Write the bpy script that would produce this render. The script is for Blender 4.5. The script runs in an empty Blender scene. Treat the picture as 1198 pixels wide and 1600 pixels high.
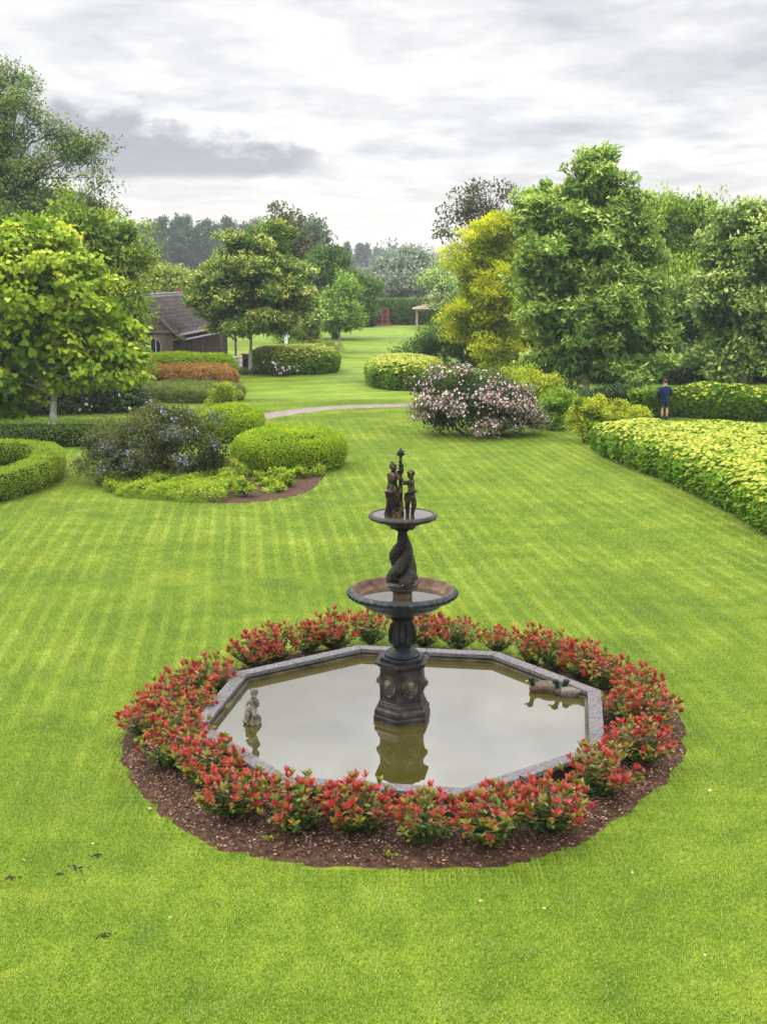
import bpy, bmesh, math, random
import numpy as np
from mathutils import Vector, Matrix

# ------------------------------------------------------------------ camera
R = math.radians
S = bpy.context.scene
COL = S.collection
CAM_H, TILT, FPX = 6.4, R(11.28), 1881.0       # metres, tilt below level, focal length in photo pixels
cam_data = bpy.data.cameras.new('camera')
cam = bpy.data.objects.new('camera', cam_data); COL.objects.link(cam)
cam.location = (0, 0, CAM_H)
cam.rotation_euler = (R(90) - TILT, 0, 0)
cam_data.sensor_fit = 'VERTICAL'; cam_data.sensor_height = 36; cam_data.sensor_width = 36
cam_data.lens = 36 * FPX / 1600
cam_data.clip_start = 0.1; cam_data.clip_end = 9000
S.camera = cam
S.render.resolution_x = 766; S.render.resolution_y = 1024

# ------------------------------------------------------------------ exposure
S.view_settings.view_transform = 'Standard'; S.view_settings.look = 'None'
S.view_settings.exposure = 0.78; S.view_settings.gamma = 1.0

# ------------------------------------------------------------------ node helper
def nd(nt, t, **k):
    n = nt.nodes.new(t)
    for a, b in k.items():
        if a == 'ins':
            for s, v in b.items():
                if isinstance(v, bpy.types.NodeSocket): nt.links.new(v, n.inputs[s])
                else: n.inputs[s].default_value = v
        else: setattr(n, a, b)
    return n
def M_(nt, op, a, b=0.0, c=None, clamp=False):
    n = nd(nt, 'ShaderNodeMath', operation=op); n.use_clamp = clamp
    for i, v in enumerate((a, b, c)):
        if v is None: continue
        if isinstance(v, bpy.types.NodeSocket): nt.links.new(v, n.inputs[i])
        else: n.inputs[i].default_value = v
    return n.outputs[0]
def sstep(nt, x, a, b):
    return nd(nt, 'ShaderNodeMapRange', interpolation_type='SMOOTHSTEP', ins={0: x, 1: a, 2: b, 3: 0.0, 4: 1.0}).outputs[0]
def mixc(nt, f, a, b, mode='MIX'):
    n = nt.nodes.new('ShaderNodeMix'); n.data_type = 'RGBA'; n.blend_type = mode
    for i, v in ((0, f), (6, a), (7, b)):
        if isinstance(v, bpy.types.NodeSocket): nt.links.new(v, n.inputs[i])
        elif i == 0: n.inputs[0].default_value = v
        else: n.inputs[i].default_value = (*v, 1) if len(v) == 3 else v
    return n.outputs[2]
def ramp(nt, f, stops, interp='LINEAR'):
    n = nt.nodes.new('ShaderNodeValToRGB'); n.color_ramp.interpolation = interp
    el = n.color_ramp.elements
    while len(el) > 1: el.remove(el[-1])
    for i, (p, c) in enumerate(stops):
        e = el[0] if i == 0 else el.new(p)
        e.position = p; e.color = (*c, 1) if len(c) == 3 else c
    nt.links.new(f, n.inputs[0]); return n.outputs[0]
def noise(nt, vec, scale, detail=4, rough=.55, dist=0.0):
    return nd(nt, 'ShaderNodeTexNoise', ins={'Vector': vec, 'Scale': scale, 'Detail': detail, 'Roughness': rough, 'Distortion': dist}).outputs[0]

# ------------------------------------------------------------------ sky (world): thin bright overcast with streaks and one grey bank
SUN_EL, SUN_AZ = R(48), R(-60)                # azimuth from the view direction, negative = left
world = bpy.data.worlds.new('World'); S.world = world; world.use_nodes = True
nt = world.node_tree; nt.nodes.clear()
tc = nd(nt, 'ShaderNodeTexCoord').outputs['Generated']
sx = nd(nt, 'ShaderNodeSeparateXYZ', ins={0: tc}); X, Y, Z = sx.outputs
sky = nd(nt, 'ShaderNodeTexSky', sky_type='NISHITA', sun_disc=False, sun_elevation=SUN_EL, sun_rotation=SUN_AZ)
skyc = nd(nt, 'ShaderNodeVectorMath', operation='SCALE', ins={0: sky.outputs[0], 'Scale': 0.10}).outputs[0]
el = M_(nt, 'MULTIPLY', M_(nt, 'ARCSINE', Z), 57.2958)
az = M_(nt, 'MULTIPLY', M_(nt, 'ARCTAN2', X, Y), 57.2958)
zz = M_(nt, 'ADD', M_(nt, 'MAXIMUM', Z, 0.0), 0.11)
uv = nd(nt, 'ShaderNodeCombineXYZ', ins={0: M_(nt, 'DIVIDE', X, zz), 1: M_(nt, 'DIVIDE', Y, zz), 2: 3.7}).outputs[0]
n1 = noise(nt, uv, 1.25, 7, .55, .35)
n2 = noise(nt, nd(nt, 'ShaderNodeCombineXYZ', ins={0: M_(nt, 'MULTIPLY', az, .055), 1: M_(nt, 'MULTIPLY', el, .42), 2: 1.3}).outputs[0], 1.6, 5, .6, .5)
n3 = noise(nt, uv, 5.0, 6, .6, .2)
nn = M_(nt, 'ADD', M_(nt, 'ADD', M_(nt, 'MULTIPLY', n1, .82), M_(nt, 'MULTIPLY', n2, .20)), M_(nt, 'MULTIPLY', M_(nt, 'SUBTRACT', n3, .5), .42))
cl = ramp(nt, nn, [(.34, (.365, .37, .39)), (.45, (.445, .447, .462)), (.54, (.525, .523, .525)), (.64, (.62, .61, .59))])
# lighter, slightly warm strip low over the horizon
low = M_(nt, 'SUBTRACT', 1.0, sstep(nt, el, 1.0, 5.5))
cl = mixc(nt, M_(nt, 'MULTIPLY', low, .62), cl, (.62, .57, .52))
# the grey bank at the left
bn = noise(nt, nd(nt, 'ShaderNodeCombineXYZ', ins={0: M_(nt, 'MULTIPLY', az, .55), 1: M_(nt, 'MULTIPLY', el, 1.0), 2: 8.0}).outputs[0], .8, 6, .55, .1)
bw = M_(nt, 'MULTIPLY', M_(nt, 'SUBTRACT', bn, .5), 4.2)
top = M_(nt, 'ADD', M_(nt, 'MULTIPLY', az, -.19), 4.75)
vt = M_(nt, 'SUBTRACT', M_(nt, 'ADD', top, bw), el)
m1 = sstep(nt, vt, -.35, .75)
m2 = sstep(nt, M_(nt, 'ADD', el, M_(nt, 'MULTIPLY', bw, .18)), 3.9, 4.5)
m3 = M_(nt, 'SUBTRACT', 1.0, sstep(nt, az, -4.5, -.8))
m4 = sstep(nt, M_(nt, 'ADD', az, bw), -30., -12.5)
mk = M_(nt, 'MULTIPLY', M_(nt, 'MULTIPLY', m1, m2), M_(nt, 'MULTIPLY', m3, m4))
cl = mixc(nt, M_(nt, 'MULTIPLY', mk, .88), cl, (.25, .255, .29))
# an overcast sky grows brighter towards the zenith
zen = M_(nt, 'ADD', 1.0, M_(nt, 'MULTIPLY', sstep(nt, el, 12.0, 40.0), 5.3))
cl = nd(nt, 'ShaderNodeVectorMath', operation='SCALE', ins={0: cl, 'Scale': zen}).outputs[0]
tot = mixc(nt, .94, skyc, cl)
bg = nd(nt, 'ShaderNodeBackground', ins={0: tot, 1: 1.0})
nd(nt, 'ShaderNodeOutputWorld', ins={0: bg.outputs[0]})
world.cycles.sampling_method = 'MANUAL'; world.cycles.sample_map_resolution = 512

# ------------------------------------------------------------------ sun behind thin cloud
sd = bpy.data.lights.new('sun', 'SUN'); sd.energy = 1.5; sd.angle = R(12); sd.color = (1, .955, .88)
so = bpy.data.objects.new('sun', sd); COL.objects.link(so)
sdir = Vector((math.sin(SUN_AZ) * math.cos(SUN_EL), math.cos(SUN_AZ) * math.cos(SUN_EL), math.sin(SUN_EL)))
so.rotation_euler = sdir.to_track_quat('Z', 'Y').to_euler(); so.location = sdir * 60

# ------------------------------------------------------------------ photo pixel -> point in the garden (survey helper)
def G(px, py, z=0.0):
    a = TILT + math.atan((py - 800) / FPX)
    y = (CAM_H - z) / math.tan(a)
    d = y * math.cos(TILT) + (CAM_H - z) * math.sin(TILT)
    return ((px - 599) / FPX * d, y, z)
def AT(px, py, Yd):
    a = TILT + math.atan((py - 800) / FPX)
    z = CAM_H - Yd * math.tan(a)
    d = Yd * math.cos(TILT) + (CAM_H - z) * math.sin(TILT)
    return ((px - 599) / FPX * d, Yd, z)
def MPP(Yd): return (Yd * math.cos(TILT) + 1.0) / FPX     # metres per photo pixel at that distance

# ------------------------------------------------------------------ object helpers
def tag(o, label, cat, group=None, kind=None):
    o['label'] = label; o['category'] = cat
    if group: o['group'] = group
    if kind: o['kind'] = kind
    return o
def link(name, me, mat=None, parent=None, smooth=False):
    o = bpy.data.objects.new(name, me); COL.objects.link(o)
    if mat: me.materials.append(mat)
    if parent: o.parent = parent
    if smooth and len(me.polygons): me.polygons.foreach_set('use_smooth', [True] * len(me.polygons))
    return o
def thing(name, label, cat, loc=(0, 0, 0), rz=0, group=None):
    o = bpy.data.objects.new(name, None); COL.objects.link(o)
    o.location = loc; o.rotation_euler = (0, 0, rz); o.empty_display_size = .2
    return tag(o, label, cat, group)
def local(o, p):                                     # world point -> local of an (untransformed-parent) empty
    m = Matrix.Translation(o.location) @ Matrix.Rotation(o.rotation_euler.z, 4, 'Z')
    return m.inverted() @ Vector(p)
def dup(root, loc, rz=0, scale=1.0, label=None):
    r = root.copy(); COL.objects.link(r); r.location = loc; r.rotation_euler = (0, 0, rz); r.scale = (scale,) * 3
    if label: r['label'] = label
    for ch in list(root.children):
        c = ch.copy(); COL.objects.link(c); c.parent = r
        for g in ch.children:
            d = g.copy(); COL.objects.link(d); d.parent = c
    return r
def raw_mesh(name, V, F, tint=None, size=None):
    """V (n,3) floats, F (m,k) ints -> mesh, all faces with k corners"""
    me = bpy.data.meshes.new(name); k = F.shape[1]
    me.vertices.add(len(V)); me.vertices.foreach_set('co', np.ascontiguousarray(V, dtype=np.float32).ravel())
    me.loops.add(F.size); me.loops.foreach_set('vertex_index', F.ravel().astype(np.int32))
    me.polygons.add(len(F)); me.polygons.foreach_set('loop_start', np.arange(0, F.size, k, dtype=np.int32))
    me.polygons.foreach_set('loop_total', np.full(len(F), k, dtype=np.int32))
    if tint is not None:
        a = me.attributes.new('tint', 'FLOAT', 'POINT'); a.data.foreach_set('value', np.ascontiguousarray(tint, dtype=np.float32))
    me.update(calc_edges=True); return me

class MB:
    """collects simple solids into one mesh"""
    def __init__(s): s.v = []; s.f = []
    def add(s, vs, fs):
        b = len(s.v); s.v += [tuple(v) for v in vs]; s.f += [tuple(i + b for i in f) for f in fs]; return s
    def box(s, c, d, rz=0, taper=1.0, ry=0, rx=0):
        m = Matrix.Rotation(rz, 3, 'Z') @ Matrix.Rotation(ry, 3, 'Y') @ Matrix.Rotation(rx, 3, 'X')
        vs = []
        for z, t in ((-.5, 1), (.5, taper)):
            for x, y in ((-.5, -.5), (.5, -.5), (.5, .5), (-.5, .5)):
                vs.append(Vector(c) + m @ Vector((x * d[0] * t, y * d[1] * t, z * d[2])))
        return s.add(vs, [(3, 2, 1, 0), (4, 5, 6, 7), (0, 1, 5, 4), (1, 2, 6, 5), (2, 3, 7, 6), (3, 0, 4, 7)])
    def tube(s, pts, rad, n=8, cap=True):
        pts = [Vector(p) for p in pts]
        if not hasattr(rad, '__len__'): rad = [rad] * len(pts)
        rings = []; up = None
        for i, p in enumerate(pts):
            d = (pts[min(i + 1, len(pts) - 1)] - pts[max(i - 1, 0)]).normalized()
            if up is None:
                up = Vector((0, 0, 1)) if abs(d.z) < .9 else Vector((1, 0, 0))
            a = d.cross(up)
            if a.length < 1e-5: a = d.cross(Vector((0, 1, 0)))
            a.normalize(); b = a.cross(d).normalized(); up = b
            rings.append([p + (a * math.cos(q) + b * math.sin(q)) * rad[i] for q in [2 * math.pi * j / n for j in range(n)]])
        vs = [v for r in rings for v in r]; fs = []
        for i in range(len(pts) - 1):
            for j in range(n):
                k = (j + 1) % n; fs.append((i * n + j, i * n + k, (i + 1) * n + k, (i + 1) * n + j))
        if cap: fs += [tuple(range(n))[::-1], tuple((len(pts) - 1) * n + j for j in range(n))]
        return s.add(vs, fs)
    def lathe(s, prof, n=48, c=(0, 0, 0), mod=None, rot=0.0, cap=False):
        vs = []; fs = []
        for i, (r, z) in enumerate(prof):
            for j in range(n):
                q = 2 * math.pi * j / n + rot; rr = r * (mod(q, i, z) if mod else 1)
                vs.append((c[0] + rr * math.cos(q), c[1] + rr * math.sin(q), c[2] + z))
        for i in range(len(prof) - 1):
            for j in range(n):
                k = (j + 1) % n; fs.append((i * n + j, i * n + k, (i + 1) * n + k, (i + 1) * n + j))
        if cap: fs += [tuple(range(n))[::-1], tuple((len(prof) - 1) * n + j for j in range(n))]
        return s.add(vs, fs)
    def ball(s, c, r, n=12, m=8, rot=None, fn=None):
        rr = r if hasattr(r, '__len__') else (r,) * 3
        vs = []; fs = []
        for i in range(m + 1):
            t = math.pi * i / m
            for j in range(n):
                q = 2 * math.pi * j / n
                v = Vector((math.sin(t) * math.cos(q), math.sin(t) * math.sin(q), math.cos(t)))
                k = fn(v) if fn else 1
                v = Vector((v.x * rr[0], v.y * rr[1], v.z * rr[2])) * k
                if rot: v = rot @ v
                vs.append(v + Vector(c))
        for i in range(m):
            for j in range(n):
                k = (j + 1) % n; fs.append((i * n + j, (i + 1) * n + j, (i + 1) * n + k, i * n + k))
        return s.add(vs, fs)
    def build(s, name, mat, parent=None, smooth=False, bevel=0):
        me = bpy.data.meshes.new(name); me.from_pydata(s.v, [], s.f); me.update()
        bm = bmesh.new(); bm.from_mesh(me); bmesh.ops.remove_doubles(bm, verts=bm.verts, dist=1e-5)
        bmesh.ops.recalc_face_normals(bm, faces=bm.faces); bm.to_mesh(me); bm.free()
        o = link(name, me, mat, parent, smooth)
        if smooth:
            try: me.set_sharp_from_angle(angle=R(38))
            except Exception: pass
        if bevel:
            b = o.modifiers.new('bevel', 'BEVEL'); b.width = bevel; b.segments = 2; b.limit_method = 'ANGLE'
        return o
# ------------------------------------------------------------------ materials
def newmat(name):
    m = bpy.data.materials.new(name); m.use_nodes = True; t = m.node_tree; t.nodes.clear()
    return m, t
def finish(t, bs, disp=None):
    nd(t, 'ShaderNodeOutputMaterial', ins={0: bs})
def POS(t): return nd(t, 'ShaderNodeNewGeometry').outputs['Position']
def OBJC(t): return nd(t, 'ShaderNodeTexCoord').outputs['Object']

LEAF_GAIN = {'leaf_tulip': (1.75, 1.60, 1.35), 'leaf_sage': (1.75, 1.60, 1.4), 'leaf_ash': (1.65, 1.5, 1.3), 'leaf_maple': (1.7, 1.55, 1.25), 'leaf_walnut': (1.65, 1.5, 1.1), 'leaf_hornbeam': (1.05, 1.0, 1), 'leaf_weeping': (1.75, 1.5, 1.1), 'leaf_poplar': (1.0, 1.1, 1.15), 'leaf_silver': (1.1, 1.1, 1.1), 'leaf_dark': (.9, .9, .9), 'leaf_sparse': (.9, .9, .9), 'leaf_rose': (.9, .9, .9), 'leaf_ceanothus': (1.05, 1.0, .6), 'leaf_low': (1.3, 1.15, 1), 'leaf_catalpa': (1.15, 1.15, 1.1), 'leaf_golden': (1.5, 1.42, 1.2), 'leaf_photinia_green': (1.05, 1.05, 1), 'leaf_photinia_red': (1, 1, 1), 'leaf_copper': (1.1, 1.15, 1), 'leaf_spirea': (1.1, 1.15, 1.2), 'leaf_golden_box': (1.12, 1.12, .7), 'leaf_box': (1.5, 1.35, .9), 'leaf_hydrangea': (1.2, 1.12, .8), 'leaf_lavender': (1.7, 1.3, .8)}
def leaf_mat(name, stops, transl=.34, rough=.6, spec=.10, patch=.5, pscale=.9, tsat=None):
    kr, kg, kb = LEAF_GAIN.get(name, (1.50, 1.40, 1.2)) if name.startswith('leaf_') else (1, 1, 1)
    stops = [(p, (c[0] * kr, c[1] * kg, c[2] * kb)) for p, c in stops]
    m, t = newmat(name)
    a = nd(t, 'ShaderNodeAttribute', attribute_name='tint').outputs['Fac']
    n = noise(t, POS(t), pscale, 2)
    f = M_(t, 'ADD', a, M_(t, 'MULTIPLY', M_(t, 'SUBTRACT', n, .5), patch), clamp=True)
    c = ramp(t, f, stops)
    p = nd(t, 'ShaderNodeBsdfPrincipled', ins={'Base Color': c, 'Roughness': rough, 'Specular IOR Level': spec})
    tc_ = mixc(t, .5, c, nd(t, 'ShaderNodeHueSaturation', ins={'Hue': .49, 'Saturation': 1.15, 'Value': 1.35, 'Color': c}).outputs[0])
    tr = nd(t, 'ShaderNodeBsdfTranslucent', ins={0: tc_})
    finish(t, nd(t, 'ShaderNodeMixShader', ins={0: transl, 1: p.outputs[0], 2: tr.outputs[0]}).outputs[0])
    return m
def rough_mat(name, c1, c2, scale=4, rough=.85, bump=.3, bscale=None, spec=.10, c3=None, coords=OBJC, metal=0.0, bdist=.02):
    m, t = newmat(name); v = coords(t)
    n = noise(t, v, scale, 6, .6)
    st = [(.35, c1), (.65, c2)]
    if c3: st.append((.78, c3))
    c = ramp(t, n, st)
    b = nd(t, 'ShaderNodeBump', ins={'Strength': bump, 'Distance': bdist, 'Height': noise(t, v, bscale or scale * 4, 5, .65)})
    p = nd(t, 'ShaderNodeBsdfPrincipled', ins={'Base Color': c, 'Roughness': rough, 'Normal': b.outputs[0], 'Specular IOR Level': spec, 'Metallic': metal})
    finish(t, p.outputs[0]); return m

def grass_colour(t, blades=False):
    """lawn colour at a place on the ground: mowing lines, dry and lush patches"""
    p = POS(t); s = nd(t, 'ShaderNodeSeparateXYZ', ins={0: p})
    x, y = s.outputs[0], s.outputs[1]
    wob = M_(t, 'MULTIPLY', M_(t, 'SUBTRACT', noise(t, p, .10, 2), .5), .35)
    u = M_(t, 'ADD', M_(t, 'ADD', M_(t, 'MULTIPLY', x, .9925), M_(t, 'MULTIPLY', y, .1222)), wob)
    # thin pale wheel lines every half metre and broad passes under them
    w1 = M_(t, 'SINE', M_(t, 'MULTIPLY', u, 2 * math.pi / .38))
    l1 = sstep(t, w1, .15, .8)
    w2 = M_(t, 'SINE', M_(t, 'MULTIPLY', u, 2 * math.pi / 1.14))
    gate = sstep(t, M_(t, 'ADD', M_(t, 'MULTIPLY', noise(t, p, .13, 3), .7), M_(t, 'MULTIPLY', noise(t, p, .9, 4), .3)), .35, .55)
    u2 = M_(t, 'SUBTRACT', M_(t, 'MULTIPLY', x, .42), M_(t, 'MULTIPLY', y, .907))
    w3 = sstep(t, M_(t, 'SINE', M_(t, 'MULTIPLY', M_(t, 'ADD', u2, wob), 2 * math.pi / 2.6)), -.2, 1.0)
    far = sstep(t, y, 44, 60)
    near = M_(t, 'MULTIPLY', M_(t, 'SUBTRACT', 1.0, far), M_(t, 'ADD', .25, M_(t, 'MULTIPLY', sstep(t, M_(t, 'ADD', y, M_(t, 'MULTIPLY', x, -.35)), 12.5, 19.0), .75)))
    big = noise(t, p, .33, 4, .6); mid = noise(t, p, 1.5, 4, .65, .6)
    st = M_(t, 'ADD', M_(t, 'MULTIPLY', M_(t, 'MULTIPLY', l1, gate), M_(t, 'MULTIPLY', near, .31)), M_(t, 'MULTIPLY', M_(t, 'MULTIPLY', w2, near), .07))
    st = M_(t, 'ADD', st, M_(t, 'MULTIPLY', w3, M_(t, 'MULTIPLY', far, .2)))
    f = M_(t, 'ADD', M_(t, 'MULTIPLY', M_(t, 'SUBTRACT', big, .5), 1.35), M_(t, 'MULTIPLY', M_(t, 'SUBTRACT', mid, .5), 1.25))
    f = M_(t, 'ADD', M_(t, 'ADD', f, st), .35, clamp=True)
    c = ramp(t, f, [(.0, (.095, .170, .006)), (.35, (.150, .232, .009)), (.62, (.215, .290, .018)), (1.0, (.32, .37, .06))])
    # a few lush blue-green and thin dry patches
    lush = sstep(t, noise(t, p, .55, 3, .5, .8), .62, .74)
    c = mixc(t, M_(t, 'MULTIPLY', lush, .65), c, (.06, .15, .02))
    dry = sstep(t, noise(t, nd(t, 'ShaderNodeVectorMath', operation='ADD', ins={0: p, 1: (31, 7, 0)}).outputs[0], .8, 4, .6), .60, .72)
    c = mixc(t, M_(t, 'MULTIPLY', dry, .35), c, (.25, .27, .06))
    return c
LAWN_K, BLADE_K = .62, 1.20
def lawn_mat():
    m, t = newmat('lawn_turf'); c = grass_colour(t); p = POS(t); c = nd(t, 'ShaderNodeVectorMath', operation='SCALE', ins={0: c, 'Scale': LAWN_K}).outputs[0]
    f = noise(t, p, 26, 4, .75); c = mixc(t, M_(t, 'MULTIPLY', sstep(t, f, .62, .3), .55), c, (.035, .085, .006))
    b = nd(t, 'ShaderNodeBump', ins={'Strength': .8, 'Distance': .03, 'Height': noise(t, p, 30, 4, .7)})
    bs = nd(t, 'ShaderNodeBsdfPrincipled', ins={'Base Color': c, 'Roughness': .8, 'Specular IOR Level': .1, 'Normal': b.outputs[0]})
    finish(t, bs.outputs[0]); return m
def blade_mat():
    m, t = newmat('grass_blades'); c = grass_colour(t); c = nd(t, 'ShaderNodeVectorMath', operation='SCALE', ins={0: c, 'Scale': BLADE_K}).outputs[0]
    a = nd(t, 'ShaderNodeAttribute', attribute_name='tint').outputs['Fac']
    c = mixc(t, sstep(t, a, .35, .0), c, (.05, .115, .006))
    c = mixc(t, sstep(t, a, .75, 1.0), c, (.34, .36, .10))
    p = nd(t, 'ShaderNodeBsdfPrincipled', ins={'Base Color': c, 'Roughness': .55, 'Specular IOR Level': .25})
    tr = nd(t, 'ShaderNodeBsdfTranslucent', ins={0: c})
    finish(t, nd(t, 'ShaderNodeMixShader', ins={0: .35, 1: p.outputs[0], 2: tr.outputs[0]}).outputs[0]); return m
def water_mat(name, body, ior=1.6, rip=.0):
    m, t = newmat(name)
    ins = {'Base Color': (*body, 1), 'Roughness': .015, 'IOR': ior, 'Specular IOR Level': .5}
    if rip: ins['Normal'] = nd(t, 'ShaderNodeBump', ins={'Strength': rip, 'Distance': .01, 'Height': noise(t, POS(t), 2.5, 2)}).outputs[0]
    n = noise(t, POS(t), 1.1, 4)
    ins['Base Color'] = mixc(t, n, tuple(b * .7 for b in body), tuple(b * 1.3 for b in body))
    finish(t, nd(t, 'ShaderNodeBsdfPrincipled', ins=ins).outputs[0]); return m
def stone_mat():
    m, t = newmat('granite_coping'); v = POS(t)
    sp = nd(t, 'ShaderNodeTexVoronoi', ins={'Vector': v, 'Scale': 75.0}).outputs['Color']
    spf = nd(t, 'ShaderNodeSeparateColor', ins={0: sp}).outputs[0]
    c = ramp(t, spf, [(0, (.030, .029, .030)), (.3, (.062, .058, .060)), (.7, (.095, .090, .093)), (1, (.14, .134, .136))])
    st = sstep(t, noise(t, v, 1.7, 5, .6), .5, .68)
    c = mixc(t, M_(t, 'MULTIPLY', st, .35), c, (.12, .085, .07))
    li = sstep(t, noise(t, v, 7, 5, .7), .62, .7)
    c = mixc(t, M_(t, 'MULTIPLY', li, .5), c, (.05, .046, .04))
    b = nd(t, 'ShaderNodeBump', ins={'Strength': .35, 'Distance': .006, 'Height': noise(t, v, 45, 4)})
    finish(t, nd(t, 'ShaderNodeBsdfPrincipled', ins={'Base Color': c, 'Roughness': .8, 'Specular IOR Level': .1, 'Normal': b.outputs[0]}).outputs[0]); return m
def iron_mat(name, c1, c2, c3, rough=.5, sc=7, metal=.15, scales=0):
    m, t = newmat(name); v = OBJC(t)
    n = noise(t, v, sc, 6, .65); c = ramp(t, n, [(.32, c1), (.5, c2), (.68, c3)])
    r = nd(t, 'ShaderNodeMapRange', ins={0: noise(t, v, sc * 2.5, 4), 1: .3, 2: .7, 3: rough - .12, 4: rough + .2}).outputs[0]
    b = nd(t, 'ShaderNodeBump', ins={'Strength': .4, 'Distance': .006, 'Height': noise(t, v, sc * 8, 4, .7)})
    if scales:
        vo = nd(t, 'ShaderNodeTexVoronoi', ins={'Vector': v, 'Scale': scales}).outputs['Distance']
        b = nd(t, 'ShaderNodeBump', ins={'Strength': .9, 'Distance': .012, 'Height': vo, 'Normal': b.outputs[0]})
        c = mixc(t, sstep(t, vo, .35, .8), c, c1)
    finish(t, nd(t, 'ShaderNodeBsdfPrincipled', ins={'Base Color': c, 'Roughness': r, 'Metallic': metal, 'Specular IOR Level': .22, 'Normal': b.outputs[0]}).outputs[0]); return m
def plank_mat(name, c1, c2, vertical=True, pitch=.14):
    m, t = newmat(name); v = OBJC(t); s = nd(t, 'ShaderNodeSeparateXYZ', ins={0: v})
    a = M_(t, 'ADD', s.outputs[0], s.outputs[1]) if vertical else s.outputs[2]
    q = M_(t, 'DIVIDE', a, pitch); fl = M_(t, 'FLOOR', q); fr = M_(t, 'FRACT', q)
    wn = nd(t, 'ShaderNodeTexWhiteNoise', noise_dimensions='1D', ins={'W': fl}).outputs[0]
    c = mixc(t, wn, c1, c2)
    c = mixc(t, M_(t, 'MULTIPLY', noise(t, nd(t, 'ShaderNodeVectorMath', operation='MULTIPLY', ins={0: v, 1: (9, 9, 1) if vertical else (1, 1, 9)}).outputs[0], 2, 5), .5), c, tuple(k * .4 for k in c1))
    g = M_(t, 'LESS_THAN', fr, .1); c = mixc(t, g, c, tuple(k * .2 for k in c1))
    b = nd(t, 'ShaderNodeBump', ins={'Strength': .8, 'Distance': .02, 'Height': M_(t, 'SUBTRACT', 1.0, g)})
    finish(t, nd(t, 'ShaderNodeBsdfPrincipled', ins={'Base Color': c, 'Roughness': .8, 'Specular IOR Level': .1, 'Normal': b.outputs[0]}).outputs[0]); return m
def plain(name, c, rough=.6, metal=0.0):
    return rough_mat(name, tuple(k * .8 for k in c), tuple(min(1, k * 1.15) for k in c), 6, rough, .15, metal=metal)

MT = {
 'lawn': lawn_mat(), 'blade': blade_mat(), 'stone': stone_mat(),
 'wall_wet': rough_mat('pool_wall_wet', (.02, .02, .012), (.07, .06, .03), 3, .5, .4, c3=(.16, .15, .10), coords=POS),
 'water': water_mat('pond_water', (.032, .027, .005), 2.6),
 'bowl_water': water_mat('bowl_water', (.03, .022, .010), 3.2),
 'field': rough_mat('meadow_field', (.09, .115, .035), (.15, .145, .07), .03, .9, .2, coords=POS, c3=(.19, .165, .10)),
 'path': rough_mat('path_gravel', (.11, .088, .08), (.175, .145, .13), 2.0, .9, .5, bscale=22, coords=POS),
 'mulch': rough_mat('bark_mulch', (.025, .012, .007), (.075, .040, .024), 11, .9, 1.0, bscale=38, c3=(.14, .082, .054), coords=POS, bdist=.03),
 'iron': iron_mat('weathered_iron', (.003, .004, .0045), (.007, .0095, .0105), (.026, .029, .029), .5),
 'rust': iron_mat('rusty_iron', (.006, .0045, .004), (.015, .0115, .010), (.048, .038, .032), .55),
 'scales': iron_mat('scaled_iron', (.006, .005, .004), (.017, .014, .011), (.055, .045, .036), .5, 9, scales=48.0),
 'rust_lip': iron_mat('rusty_bowl_inside', (.030, .015, .009), (.075, .041, .022), (.13, .085, .052), .7, metal=.1),
 'bronze': iron_mat('bronze_figures', (.006, .005, .0045), (.017, .0125, .0095), (.17, .12, .07), .36, 9, .5),
 'medal': iron_mat('medallion_iron', (.018, .014, .011), (.055, .046, .035), (.15, .13, .095), .45, 14, .4),
 'old_stone': rough_mat('lichened_stone', (.035, .03, .022), (.20, .18, .13), 14, .9, .8, c3=(.46, .43, .35), coords=OBJC),
 'bark_pale': rough_mat('pale_bark', (.24, .225, .20), (.42, .40, .37), 7, .9, .6, coords=POS),
 'bark': rough_mat('brown_bark', (.035, .028, .02), (.11, .09, .07), 6, .9, .7, coords=POS),
 'core': rough_mat('light_block_dark', (.006, .008, .003), (.02, .022, .008), 5, 1, .5, spec=0, coords=POS),
}
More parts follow.
